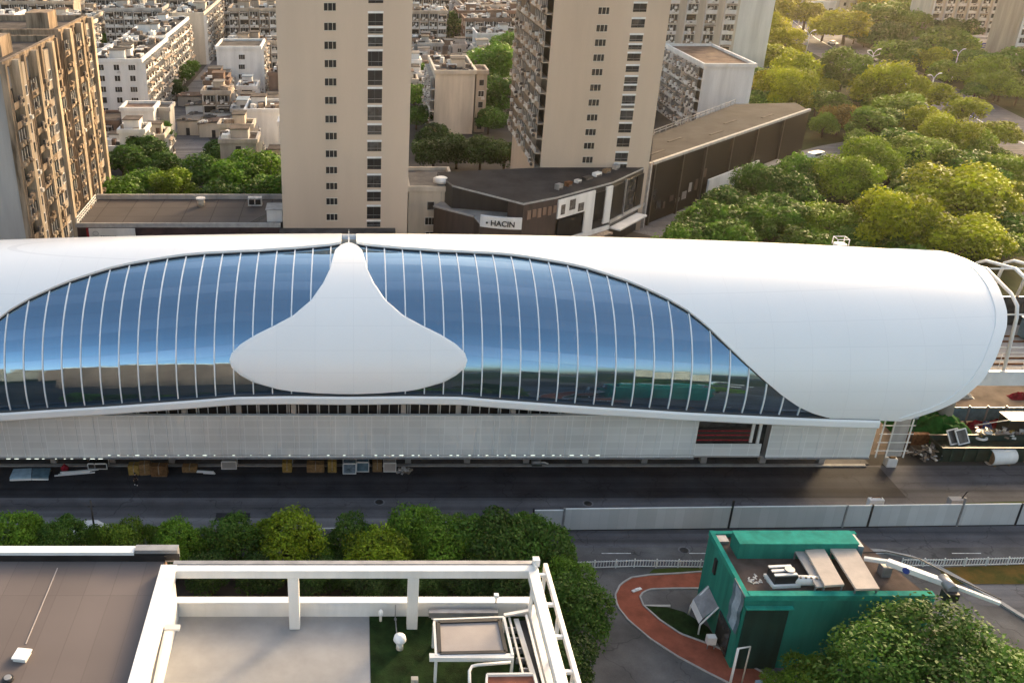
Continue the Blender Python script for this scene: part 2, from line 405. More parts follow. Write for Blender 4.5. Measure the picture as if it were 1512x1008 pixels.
# ------------------------------------------------------------------ the station: a white shell and blue glass on a barrel vault
X0 = -0.55
SA, SB, SYC = 14.0, 11.45, 103.0
def sag(x): return 2.0 * ((x - X0) / 67.0) ** 2
def zc(x): return 13.0 - sag(x)
def S(x, phi, off=0.0):
    c, s_ = math.cos(phi), math.sin(phi)
    nv = Vector((0, -c / SA, s_ / SB)).normalized()
    return Vector((x, SYC - SA * c, zc(x) + SB * s_)) + nv * off
def onvault(px, py):
    d = ray(px, py); x = 0.0; t = 90
    for _ in range(12):
        z0 = zc(x); oy, oz = -SYC, H - z0
        A = (d.y / SA) ** 2 + (d.z / SB) ** 2
        Bq = 2 * (oy * d.y / SA ** 2 + oz * d.z / SB ** 2)
        Cq = (oy / SA) ** 2 + (oz / SB) ** 2 - 1
        D = max(0, Bq * Bq - 4 * A * Cq); t = (-Bq - math.sqrt(D)) / (2 * A); x = t * d.x
    y, z = t * d.y, H + t * d.z
    return x, math.atan2((z - zc(x)) / SB, (SYC - y) / SA)
def interp(xs, ys, x):
    return float(np.interp(x, xs, ys))
shell_px = [(526, 361.5), (540, 364.5), (567, 367), (594, 369.4), (621.5, 371), (648, 373), (675, 374), (701, 375.4), (728, 376.6), (755, 379), (782, 382.6),
            (809, 387), (838, 392), (867, 398.5), (894.5, 407), (924, 416.5), (954, 428.6), (984, 442.6), (1014, 460), (1043, 483), (1072, 510.5),
            (1099, 536), (1127, 560.6), (1152, 581), (1178, 598), (1199, 607), (1225, 614)]
sh = [onvault(*p) for p in shell_px]
sh_x = [p[0] - X0 for p in sh]; sh_p = [p[1] for p in sh]
bell_px = [(520, 364.3), (527, 367), (535, 374), (542, 400), (552, 421), (569, 445), (595, 467), (621.5, 481), (650, 494.6), (672.5, 508), (686, 521), (689.5, 531), (686, 542), (672.5, 553), (653.6, 563), (620, 572), (601, 574.7), (563, 577.5), (530, 578.5)]
be = [onvault(*p) for p in bell_px]
be_p = [p[1] for p in be]; be_w = [p[0] - X0 for p in be]
fas_px = [(520, 582), (600, 581), (680, 582), (735, 586.5), (817, 592.5), (872, 596.5), (950, 601), (1010, 605), (1080, 608.5), (1152, 612), (1225, 615), (1300, 617)]
fa = [onvault(*p) for p in fas_px]
fa_x = [p[0] - X0 for p in fa]; fa_z = [zc(p[0]) + SB * math.sin(p[1]) for p in fa]
def fascia_z(x):                          # underside of glass = top of the fascia band
    return interp(fa_x, fa_z, abs(x - X0))
def phi_bot(x):
    return math.asin(max(-.95, min(.95, (fascia_z(x) - zc(x)) / SB)))
rim_px = [(1340, 371.5), (1380, 376), (1415, 385), (1452, 404), (1470, 428), (1482, 464), (1481, 485), (1474, 506), (1462, 535), (1444, 562), (1410, 589), (1380, 602), (1354, 610)]
ri = [onvault(*p) for p in rim_px]
ri.sort(key=lambda p: p[1])
ri_p = [p[1] for p in ri]; ri_x = [p[0] - X0 for p in ri]
print('rim', [(round(a, 2), round(math.degrees(b), 1)) for a, b in ri])
print('shell', [(round(a, 2), round(math.degrees(b), 1)) for a, b in sh])
print('bell', [(round(a, 2), round(math.degrees(b), 1)) for a, b in be])
def xend(phi):
    if phi > ri_p[-1]: return max(56, ri_x[-1] - (phi - ri_p[-1]) * 3)
    if phi < ri_p[0]: return ri_x[0] - (ri_p[0] - phi) * 22
    return interp(ri_p, ri_x, phi)
PHI_BACK = R(205)

st = thing('station_building', 'long white vaulted station with blue glass wall and bell shaped white panel beside the road', 'station', (X0, 95, 0))
def stbuild(b, name, parent=st, bevel=0):
    o = b.build(name, None, None, bevel)
    o.parent = parent
    if parent is st: o.location = (-st.location.x, -st.location.y, -st.location.z)
    return o

def shell_side(sgn):
    NX, NP = 150, 84
    v = []; f = []; T0, T1 = .05, .42
    xs = [sh_x[0] + (72.2 - sh_x[0]) * (i / NX) ** .9 for i in range(NX + 1)]
    # parametrise by phi columns: for each u, a strip from boundary to the back
    def lo(u): 
        if u <= sh_x[-1]: return max(interp(sh_x, sh_p, u), phi_bot(X0 + u))
        return phi_bot(X0 + u)
    rows = []
    for u in xs:
        l0 = lo(min(u, 58)) ; row = []
        for k in range(NP + 1):
            ph = l0 + (PHI_BACK - l0) * (k / NP) ** 1.25
            row.append((min(u, xend(ph)), ph))
        rows.append(row)
    for off in (T1, T0):
        for row in rows:
            for (u, ph) in row: v.append(tuple(S(X0 + sgn * u, ph, off)))
    n1 = (NX + 1) * (NP + 1)
    idx = lambda s_, i, k: s_ * n1 + i * (NP + 1) + k
    for i in range(NX):
        for k in range(NP):
            q = (idx(0, i, k), idx(0, i, k + 1), idx(0, i + 1, k + 1), idx(0, i + 1, k))
            f.append(q if sgn < 0 else q[::-1]); 
            q = (idx(1, i, k), idx(1, i, k + 1), idx(1, i + 1, k + 1), idx(1, i + 1, k))
            f.append(q if sgn > 0 else q[::-1])
        f.append((idx(0, i, 0), idx(0, i + 1, 0), idx(1, i + 1, 0), idx(1, i, 0)))
        f.append((idx(0, i, NP), idx(0, i + 1, NP), idx(1, i + 1, NP), idx(1, i, NP)))
    for k in range(NP):
        for i in (0, NX): f.append((idx(0, i, k), idx(0, i, k + 1), idx(1, i, k + 1), idx(1, i, k)))
    me = bpy.data.meshes.new('roof_shell'); me.from_pydata(v, [], f); me.materials.append(M['roof_panel'])
    bm = bmesh.new(); bm.from_mesh(me); bmesh.ops.remove_doubles(bm, verts=bm.verts, dist=.0008)
    bmesh.ops.recalc_face_normals(bm, faces=bm.faces); bm.to_mesh(me); bm.free()
    me.shade_smooth(); me.set_sharp_from_angle(angle=R(50))
    o = link('roof_shell', me, st, tuple(-st.location))
    # rim: a lip wrapped round the open end
    b = MB(); N = 120; vv = []
    for k in range(N + 1):
        ph = ri_p[0] - .04 + (PHI_BACK - ri_p[0]) * k / N; xe = xend(ph)
        for (du, off) in ((-1.15, .40), (-1.15, .52), (.08, .52), (.08, -.35), (-.25, -.35)):
            vv.append(tuple(S(X0 + sgn * (xe + du), ph, off)))
    ff = []
    for k in range(N):
        for j in range(4):
            ff.append((k * 5 + j, k * 5 + j + 1, (k + 1) * 5 + j + 1, (k + 1) * 5 + j))
    me = bpy.data.meshes.new('rim'); me.from_pydata(vv, [], ff); me.materials.append(M['white_panel'])
    bm = bmesh.new(); bm.from_mesh(me); bmesh.ops.recalc_face_normals(bm, faces=bm.faces); bm.to_mesh(me); bm.free()
    me.shade_smooth(); me.set_sharp_from_angle(angle=R(40))
    link('rim', me, o)
    # dark shadow gap / gasket between glass and shell
    b = MB(); prev = None; pts = []
    for u in np.linspace(sh_x[0], sh_x[-1] + .4, 140):
        pts.append(S(X0 + sgn * float(u), lo(float(u)) - .004, .10))
    b.tube(pts, .06, 'seam_dark', 5); link('gasket', b.mesh('gasket'), o)
    return o
shell_side(1); shell_side(-1)

# glass vault: one sheet per side behind the bell, UV in panes
def glass_side():
    NX, NP = 120, 60; v = []; f = []; uvs = []
    for i in range(NX + 1):
        u = -62 + 124 * i / NX
        p0, p1 = phi_bot(X0 + u) - .01, R(125)
        for k in range(NP + 1):
            ph = p0 + (p1 - p0) * k / NP
            v.append(tuple(S(X0 + u, ph))); uvs.append((u / 2.03, (ph - p0) * 13.5 / 1.32))
    for i in range(NX):
        for k in range(NP):
            a = i * (NP + 1) + k; f.append((a, a + NP + 1, a + NP + 2, a + 1))
    me = bpy.data.meshes.new('glass_wall'); me.from_pydata(v, [], f); me.materials.append(M['coated_glass'])
    ul = me.uv_layers.new(name='UVMap')
    for lp in me.loops: ul.data[lp.index].uv = uvs[lp.vertex_index]
    me.shade_smooth()
    link('glass_wall', me, st, tuple(-st.location))
glass_side()

# mullions: one curved white bar on every pane joint, trimmed where the white panels cover it
def bell_half(ph):
    if ph > max(be_p) or ph < min(be_p): return 0
    o_ = np.argsort(be_p); return float(np.interp(ph, np.array(be_p)[o_], np.array(be_w)[o_]))
for k in range(-25, 26):
    u = k * 2.03
    top = interp(sh_x, sh_p, abs(u)) if abs(u) < sh_x[-1] else 0
    if abs(u) < sh_x[0]: top = R(112)
    bot = phi_bot(X0 + u)
    if top - bot < .05: continue
    phs = [p for p in np.linspace(bot, top, 90) if abs(u) > bell_half(float(p)) - .1]
    runs = []; step = (top - bot) / 89
    for p in phs:
        if runs and p - runs[-1][-1] < step * 1.5: runs[-1].append(p)
        else: runs.append([p])
    runs = [r for r in runs if len(r) > 2]
    if not runs: continue
    for r in runs:
        b = MB()
        r = r[::3] + ([r[-1]] if (len(r) - 1) % 3 else [])
        for p, q in zip(r, r[1:]):
            for (o1, o2) in ((.0, .11),):
                a0, a1 = S(X0 + u, p, o1), S(X0 + u, p, o2); c0, c1 = S(X0 + u, q, o1), S(X0 + u, q, o2); hx = Vector((.06, 0, 0))
                b.face([a1 - hx, a1 + hx, c1 + hx, c1 - hx], 'mullion'); b.face([a0 + hx, c0 + hx, c1 + hx, a1 + hx], 'mullion'); b.face([a0 - hx, a1 - hx, c1 - hx, c0 - hx], 'mullion')
        stbuild(b, 'mullion')

# bell panel: param by phi and fraction of half width
def bell():
    o_ = np.argsort(be_p); bp = np.array(be_p)[o_]; bw = np.array(be_w)[o_]
    p0, p1 = bp[0], bp[-1] + .012
    NP, NU = 150, 60; v = []; f = []
    for off in (.46, .05):
        for i in range(NP + 1):
            t = i / NP; t = .5 - .5 * math.cos(math.pi * t); ph = p0 + (p1 - p0) * t
            wv = float(np.interp(ph, bp, bw)) if ph <= bp[-1] else float(bw[-1]) * max(0.02, (p1 - ph) / .012) ** .5
            if ph - p0 < .02: wv *= .9 + .1 * (ph - p0) / .02
            for j in range(NU + 1):
                u = (j / NU * 2 - 1)
                v.append(tuple(S(X0 + wv * u, ph, off - (.10 * max(0, (abs(u) - .985) / .015) if off > .1 else 0))))
    n1 = (NP + 1) * (NU + 1); idx = lambda s_, i, j: s_ * n1 + i * (NU + 1) + j
    for i in range(NP):
        for j in range(NU):
            for s_ in (0, 1): f.append((idx(s_, i, j), idx(s_, i, j + 1), idx(s_, i + 1, j + 1), idx(s_, i + 1, j)))
        for j in (0, NU): f.append((idx(0, i, j), idx(0, i + 1, j), idx(1, i + 1, j), idx(1, i, j)))
    for j in range(NU):
        for i in (0, NP): f.append((idx(0, i, j), idx(0, i, j + 1), idx(1, i, j + 1), idx(1, i, j)))
    me = bpy.data.meshes.new('bell_panel'); me.from_pydata(v, [], f); me.materials.append(M['roof_panel'])
    bm = bmesh.new(); bm.from_mesh(me); bmesh.ops.remove_doubles(bm, verts=bm.verts, dist=.0005); bmesh.ops.recalc_face_normals(bm, faces=bm.faces); bm.to_mesh(me); bm.free()
    me.shade_smooth(); me.set_sharp_from_angle(angle=R(50)); link('bell_panel', me, st, tuple(-st.location))
bell()
# apex: small lens shaped cap and spike on the crown
b = MB(); pts_t = []; pts_b = []
for j in range(33):
    a = math.pi * 2 * j / 32; u = 1.9 * math.cos(a); ph = R(110) + .05 * math.sin(a)
    pts_t.append(S(X0 + u, ph, .36))
b.face(pts_t[:-1], 'white_panel')
for p, q in zip(pts_t, pts_t[1:]): b.face([p, q, q - Vector((0, 0, .5)), p - Vector((0, 0, .5))], 'white_panel')
cap = stbuild(b, 'crown_cap'); b = MB(); b.tube([S(X0, R(104), .2), S(X0, R(104), 1.1)], [.05, .015], 'white_paint', 6); link('spike', b.mesh('spike'), cap)
# roof hatch rail on the crown
b = MB(); cz = onvault(1232, 364); q0 = S(cz[0], R(112), .4)
for dx in (0, 1.4):
    b.tube([q0 + Vector((dx, 0, 0)), q0 + Vector((dx, 0, .8)), q0 + Vector((dx, 1.2, .8)), q0 + Vector((dx, 1.2, -.1))], .05, 'white_paint', 6)
b.tube([q0 + Vector((0, 0, .8)), q0 + Vector((1.4, 0, .8))], .05, 'white_paint', 6); b.tube([q0 + Vector((0, 1.2, .8)), q0 + Vector((1.4, 1.2, .8))], .05, 'white_paint', 6)
b.box(q0.x + .1, q0.x + 1.3, q0.y + .1, q0.y + 1.1, q0.z - .3, q0.z + .12, 'white_paint'); stbuild(b, 'roof_hatch')

# fascia band under the glass
FX = 57.5
b = MB(); N = 160
def fsec(x):
    z1 = fascia_z(x); y1 = S(x, phi_bot(x)).y - .15
    return [(y1 + .9, z1 + .04), (y1 - .45, z1 + .04), (y1 - .62, z1 - .15), (y1 - .62, z1 - .80), (y1 - .4, z1 - 1.0), (y1 + .9, z1 - 1.0)]
for i in range(N):
    xa, xb = X0 + FX * (2 * i / N - 1), X0 + FX * (2 * (i + 1) / N - 1)
    A_, B2 = fsec(xa), fsec(xb)
    for j in range(6):
        k = (j + 1) % 6
        b.face([(xa, *A_[j]), (xa, *A_[k]), (xb, *B2[k]), (xb, *B2[j])], 'seam_dark' if j == 0 else 'white_panel')  # ledge top coloured dark to keep a bright reflection out of the glass
for xe in (X0 - FX, X0 + FX): b.face([(xe, *p) for p in fsec(xe)], 'white_panel')
stbuild(b, 'fascia')
b = MB(); pts = [Vector((x, S(x, phi_bot(x)).y - .42, fascia_z(x) + .08)) for x in np.linspace(X0 - 52, X0 + 52, 120)]
b.tube(pts, .07, 'seam_dark', 5); stbuild(b, 'glass_channel')

# clerestory windows between fascia and screen
YS = 91.0
b = MB(); b.box(X0 - 57, X0 + 57, YS + 1.25, YS + 1.6, 3.2, 11.5, 'stone_grey'); stbuild(b, 'rear_wall')
for k in range(-13, 13):
    xa = X0 + k * 4.06 / 1.0 * .83
    if abs(xa + 1.7 - X0) > 36: continue
    x1 = xa + 3.2
    zt = min(fascia_z(xa), fascia_z(x1)) - .95
    if zt < 9.1: continue
    b = MB(); b.box(xa + .12, x1 - .02, YS + 1.02, YS + 1.2, 8.3, zt, 'pane_dark')
    wn_ = stbuild(b, 'clerestory_window')
    b = MB()
    for q in range(4): b.box(xa + .1 + q * 1.03, xa + .1 + q * 1.03 + .07, YS + .9, YS + 1.0, 8.3, zt + .15, 'white_steel')
    b.box(xa + .1, x1, YS + .9, YS + 1.0, zt - .45, zt - .39, 'white_steel')
    link('frame', b.mesh('frame'), wn_)
for k in range(-5, 6):
    xx = X0 + k * 6.1; zt = fascia_z(xx) - .98
    if zt < 9.3: continue
    b = MB(); b.box(xx - .28, xx + .28, YS + .45, YS + .85, 3.2, zt, 'stone_grey'); stbuild(b, 'pillar')

# facade screen: two lengths with an opening between, each a panelled wall with a top cap and bottom lip
XR = [P(1023, 675, 3.4).x, P(1130, 677, 3.4).x, P(1293, 677, 3.4).x]
XR = [PY(1026, 660, YS).x, PY(1133, 660, YS).x, PY(1287, 660, YS).x]
def screen(x0, x1):
    b = MB(); b.box(x0, x1, YS, YS + .14, 3.45, 8.85, 'screen_panel')
    o = stbuild(b, 'facade_screen')
    b = MB(); n0 = math.ceil((x0 - X0) / 2.03); 
    x = X0 + n0 * 2.03
    while x < x1:
        b.box(x - .03, x + .03, YS - .05, YS - .002, 3.46, 8.84, 'white_steel'); x += 2.03
    link('screen_rib', b.mesh('screen_rib'), o)
    b = MB(); b.box(x0 - .04, x1 + .04, YS - .1, YS + .3, 8.853, 8.97, 'white_steel'); link('top_cap', b.mesh('top_cap'), o)
    b = MB(); b.box(x0 - .04, x1 + .04, YS - .14, YS + .35, 3.28, 3.447, 'metal_grey'); link('bottom_lip', b.mesh('bottom_lip'), o)
screen(X0 - 58, XR[0]); screen(XR[1], XR[2])
# opening: red banner strips, glass balustrade, dark room
b = MB(); b.box(XR[0] + .05, XR[1] - .05, YS + 1.0, YS + 1.2, 3.3, 8.8, 'pane_mid'); stbuild(b, 'bay_window')
b = MB(); b.box(XR[0] + .1, XR[1] - 1.9, YS + .55, YS + .75, 5.2, 6.9, 'podium_black'); bb = stbuild(b, 'bay_banner')
b = MB()
for z in (5.35, 6.0, 6.55): b.box(XR[0] + .15, XR[1] - 1.95, YS + .48, YS + .54, z, z + .14, 'red_cloth')
link('banner_stripe', b.mesh('banner_stripe'), bb)
b = MB(); b.box(XR[0] - .02, XR[1] - .6, YS + .2, YS + .28, 3.5, 5.1, 'screen_panel'); stbuild(b, 'bay_balustrade')
b = MB(); b.box(XR[1] - 1.2, XR[1] - .9, YS + .3, YS + .5, 3.4, 8.6, 'white_paint'); b.box(XR[1] - 2.0, XR[1] - 1.7, YS + .3, YS + .5, 5.2, 8.6, 'white_paint'); stbuild(b, 'bay_post')
# ground storey, set back
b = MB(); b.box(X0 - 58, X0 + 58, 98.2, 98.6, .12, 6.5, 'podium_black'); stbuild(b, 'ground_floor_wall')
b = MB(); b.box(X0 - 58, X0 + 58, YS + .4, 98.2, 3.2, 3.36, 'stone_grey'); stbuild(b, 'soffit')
for k in range(-8, 9):
    b = MB(); xx = X0 + k * 7; b.box(xx - .35, xx + .35, 94.9, 95.6, .12, 3.2, 'stone_grey'); stbuild(b, 'ground_column')
# string of lamps along the lower edge of the screen
ls = thing('string_lights', 'string of small lit lamps strung along lower edge of the grey station screen', 'string lights', (X0, YS - .3, 3.5))
rnd = random.Random(5)
b = MB(); b.tube([(x, 0, .42 + .04 * math.sin(x * 1.7) + (-.0 if x > -27 else -.46)) for x in np.linspace(-39, 39, 160)], .018, 'black_part', 4); b.build('cable', ls)
for k in range(64):
    x = -38.5 + k * 1.06 + rnd.uniform(-.25, .25); z = .42 if x > -27 else -.04
    if x > -14 and x < 2 and k % 2: continue
    l_ = rnd.choice((.18, .3, .5))
    b = MB(); b.tube([(x - l_ / 2, -.03, z), (x + l_ / 2, -.03, z)], .024, 'lamp_lit', 6); b.build('lamp', ls)

# ------------------------------------------------------------------ viaduct to the right
vd = thing('viaduct', 'white steel ribbed viaduct deck leaving the right end of the station', 'viaduct', (84, 103, 0))
def vb(b, name, parent=vd):
    o = b.build(name); o.parent = parent
    if parent is vd: o.location = tuple(-vd.location)
    return o
b = MB(); b.box(67, 150, 95, 111, 10.9, 11.6, 'stone_grey'); b.box(67, 150, 94.6, 94.98, 10.7, 12.5, 'white_steel'); vb(b, 'deck')
for x in (74, 98, 122): b = MB(); b.tube([(x, 103, 0), (x, 103, 10.9)], .9, 'stone_grey', 16); vb(b, 'pier')
b = MB()
for y in (98, 99.5, 104, 105.5): b.box(60, 150, y, y + .12, 11.602, 11.8, 'rust')
vb(b, 'rail_track')
for k in range(7):
    x = 73.6 + k * 3.4
    b = MB(); pts = [Vector(p) for p in ((x, 95.2, 12.2), (x, 95.9, 18.6), (x, 96.4, 19.8), (x, 97.8, 20.6), (x, 103, 21.6), (x, 108.2, 20.6), (x, 109.6, 19.8), (x, 110.8, 12.2))]
    b.tube(pts, .2, 'white_steel', 8); vb(b, 'rib')
b = MB()
for y, z in ((96.0, 18.9), (103, 21.6), (95.7, 15)): b.tube([(70, y, z), (150, y, z)], .1, 'white_steel', 6)
vb(b, 'purlin')
b = MB(); b.box(70, 150, 109, 109.15, 11.6, 15.5, 'pane_mid'); vb(b, 'wind_screen')
b = MB()
for z in (12.6, 13.1, 13.6): b.tube([(66, 97.2, z), (150, 97.2, z)], .05, 'white_steel', 6)
for k in range(30): b.tube([(66 + k * 2.8, 97.2, 11.6), (66 + k * 2.8, 97.2, 13.6)], .04, 'white_steel', 5)
vb(b, 'handrail')
for i, x in enumerate((76.5, 83.5)):
    t = thing('equipment_cabinet', ['blue grey cabinet on the viaduct deck nearest the station end', 'blue grey cabinet further along the viaduct deck'][i], 'cabinet', (x, 105, 11.8))
    b = MB(); b.box(-1.6, 1.6, -.8, .8, 0, 2.4, 'sheet_teal'); b.build('body', t, bevel=.04)
    b = MB(); b.box(-1.7, 1.7, -.9, .9, 2.402, 2.5, 'white_paint'); b.build('lid', t)

# ------------------------------------------------------------------ trees
def leaf_mesh(seed, n_lobes, n_leaf, size, flat=.8, spread=.62, ragged=.16):
    rg = np.random.default_rng(seed)
    # lobe centres over the upper part of an ellipsoid
    lc = []
    while len(lc) < n_lobes:
        d = rg.normal(size=3); d /= np.linalg.norm(d)
        if d[2] < -.7: continue
        lc.append(d * np.array([1, 1, flat]) * rg.uniform(.35, spread))
    lc = np.array(lc); lr = rg.uniform(.22, .42, n_lobes)
    li = rg.integers(0, n_lobes, n_leaf)
    d = rg.normal(size=(n_leaf, 3)); d /= np.linalg.norm(d, axis=1)[:, None]
    d[:, 2] = np.where(d[:, 2] < -.6, -d[:, 2] * .6, d[:, 2])
    rr = lr[li] * (1 - np.abs(rg.normal(0, ragged, n_leaf))) * (1 + .10 * rg.normal(size=n_leaf))
    c = lc[li] + d * rr[:, None] * np.array([1, 1, .88])
    dep = np.min(np.linalg.norm(c[:, None, :] - lc[None], axis=2) / lr[None], axis=1)
    keep = dep > .55; c = c[keep]; d = d[keep]; li = li[keep]; n = len(c)
    nv = d * .8 + rg.normal(size=(n, 3)) * .75; nv[:, 2] += .35; nv /= np.linalg.norm(nv, axis=1)[:, None]
    a = np.cross(nv, rg.normal(size=(n, 3))); a /= np.linalg.norm(a, axis=1)[:, None]; bb = np.cross(nv, a)
    s = size * rg.uniform(.6, 1.35, n)[:, None]
    v = np.stack([c - a * s, c + bb * s * .55 + nv * s * .12, c + a * s, c - bb * s * .55 + nv * s * .12], 1).reshape(-1, 3)
    lob_t = rg.uniform(.2, .75, n_lobes)
    tint = np.clip(lob_t[li] + rg.normal(0, .13, n) , 0, 1)
    me = bpy.data.meshes.new('crown'); me.vertices.add(4 * n); me.vertices.foreach_set('co', v.astype(np.float32).ravel())
    me.loops.add(4 * n); me.loops.foreach_set('vertex_index', np.arange(4 * n, dtype=np.int32))
    me.polygons.add(n); me.polygons.foreach_set('loop_start', np.arange(0, 4 * n, 4, dtype=np.int32))
    me.update(calc_edges=True)
    at = me.attributes.new('tint', 'FLOAT', 'FACE'); at.data.foreach_set('value', tint.astype(np.float32))
    me.materials.append(M['leaf']); return me
def trunk_mesh(seed, h):                  # unit crown radius; trunk reaches the crown centre at height h
    rg = random.Random(seed); b = MB()
    b.tube([(0, 0, 0), (.03, .0, h * .5), (.02, .03, h * .85), (0, .05, h * 1.15)], [.085, .07, .055, .03], 'bark', 8)
    for k in range(6):
        a = k * 1.05 + rg.uniform(-.3, .3); z0 = h * rg.uniform(.5, .85); L = rg.uniform(.45, .7)
        b.tube([(.02, .01, z0), (math.cos(a) * L * .5, math.sin(a) * L * .5, z0 + .28), (math.cos(a) * L, math.sin(a) * L, z0 + .5)], [.045, .03, .012], 'bark', 6)
    return b.mesh('trunk')
NEAR = [leaf_mesh(11 + i, (26, 34, 22, 30)[i], 17000, .038, (.82, .95, .75, .85)[i], (.62, .6, .68, .64)[i]) for i in range(4)]
HUGE = leaf_mesh(41, 56, 52000, .024, .8, .70)
MIDV = [leaf_mesh(21 + i, (24, 18, 28, 22, 20)[i], 7000, .056, (.78, .9, .85, .7, .95)[i]) for i in range(5)]
LOW = [leaf_mesh(31 + i, 14, 3200, .07, .7) for i in range(2)]
TR = [trunk_mesh(60 + i, 1.15) for i in range(3)]
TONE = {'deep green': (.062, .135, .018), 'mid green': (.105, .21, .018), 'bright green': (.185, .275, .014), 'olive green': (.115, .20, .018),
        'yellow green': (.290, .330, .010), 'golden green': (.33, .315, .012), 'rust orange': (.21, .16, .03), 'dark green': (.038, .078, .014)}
used_labels = set()
def uniq(l):
    if l in used_labels: return False
    used_labels.add(l); return True
WHERE_N = {}
def tree(px, py, rpx, tone, where, group, kind='mid', sq=(1, 1, 1), label=None, seed=None):
    """crown centre at a surveyed pixel, radius in photo pixels"""
    hc = 5.0
    for _ in range(8):
        p = P(px, py, hc); r = rpx / scale_at(p); r = min(r, 8.5); hc = r * .9 + .7
    rnd_ = random.Random(int(px * 7 + py * 13))
    shape = {True: 'broad', False: 'round'}[sq[0] > 1.1]
    if sq[2] > 1.1: shape = 'tall'
    size = 'small' if r < 3.0 else ('large' if r > 5.6 else 'medium')
    if label is None:
        base = f'{size} {shape} {tone} tree {where}'
        n = WHERE_N.get(base, 0); WHERE_N[base] = n + 1
        label = base
    t = thing('tree', label, 'tree', (p.x, p.y, 0), rnd_.uniform(0, 6.28), group)
    y_ok = py > 700
    src = {'near': NEAR, 'mid': MIDV, 'low': LOW}.get(kind)
    me = HUGE if kind == 'huge' else rnd_.choice(src)
    cr = link('crown', me, t, (0, 0, hc)); k_ = 1.32 if kind in ('near', 'huge') and y_ok else 1.52; cr.scale = (r * sq[0] * k_, r * sq[1] * k_, r * sq[2] * k_)
    j = rnd_.uniform(.85, 1.15); c = TONE[tone]; cr.color = (c[0] * j, c[1] * j, c[2] * j, 1)
    tr = link('trunk', rnd_.choice(TR), t); tr.scale = (r, r, hc / 1.15)
    return t
# roadside row in front of the terrace
G1 = 'trees between the near rooftops and the road'
row = [(20, 800, 44, 'mid green', 'at the left edge of the roadside row'), (92, 798, 40, 'deep green', 'second in the roadside row from the left'),
       (182, 800, 34, 'olive green', 'with thin crown near the dark pole'), (258, 802, 36, 'mid green', 'in the roadside row beside the thin crowned tree'), (345, 800, 40, 'deep green', 'in the roadside row left of the pale leaning one'),
       (428, 802, 50, 'bright green', 'with pale crown behind the left white column'), (520, 798, 38, 'deep green', 'in the roadside row beside the gap with the white rail'),
       (560, 822, 48, 'bright green', 'standing low just behind the right white column'), (612, 790, 44, 'mid green', 'tallest of the middle roadside row'), (655, 812, 46, 'mid green', 'pressed against the big corner tree'),
       (735, 806, 58, 'deep green', 'big, at the corner behind the white rail'), (800, 808, 50, 'deep green', 'at the right end of the row by the hoarding'),
       (848, 905, 52, 'deep green', 'beside the white terrace and the side drive'), (836, 985, 46, 'dark green', 'in shade by the terrace side, nearest the camera'), (835, 860, 40, 'mid green', 'behind the terrace corner by the low fence')]
for (x, y, r, tn, wh) in row: tree(x, y, r, tn, wh, G1, 'near')
for (x, y, r, tn, wh) in [(140, 800, 26, 'mid green', 'right behind the dark pole'), (222, 792, 20, 'olive green', 'peeping between the thin crown and its right neighbour'), (300, 806, 28, 'mid green', 'filling the gap left of the pale leaning tree'), (388, 792, 26, 'bright green', 'squeezed in left of the pale leaning tree'), (468, 822, 26, 'mid green', 'below the white rail gap'), (588, 806, 32, 'mid green', 'wedged behind the low pair by the right column'), (694, 790, 32, 'mid green', 'peaking left of the big corner tree'), (772, 786, 30, 'mid green', 'peaking right of the big corner tree'), (45, 785, 24, 'mid green', 'topmost at the left edge of the row')]:
    tree(x, y, r, tn, wh, G1, 'near', (1, 1, 1.05))
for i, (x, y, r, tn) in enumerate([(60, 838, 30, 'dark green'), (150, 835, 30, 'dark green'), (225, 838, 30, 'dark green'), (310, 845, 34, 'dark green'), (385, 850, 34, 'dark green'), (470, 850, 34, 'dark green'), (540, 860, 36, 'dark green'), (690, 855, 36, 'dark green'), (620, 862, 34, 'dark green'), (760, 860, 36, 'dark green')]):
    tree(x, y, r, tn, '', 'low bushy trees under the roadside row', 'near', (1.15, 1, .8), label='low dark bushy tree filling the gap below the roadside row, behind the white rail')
# big tree at lower right
tree(1362, 1002, 112, 'deep green', '', None, 'huge', (1.12, 1, .82), label='huge spreading tree in front of the green building')
tree(1500, 1012, 60, 'mid green', '', None, 'near', (1, 1, .8), label='leafy tree at the lower right corner beside the huge tree')
tree(1195, 1000, 38, 'olive green', '', None, 'near', (1.1, 1, .8), label='low yellowish bush at the foot of the green wall')
tree(1150, 1012, 24, 'olive green', '', None, 'near', (1.1, 1, .8), label='small low bush between white pipe frame and the yellowish bush')
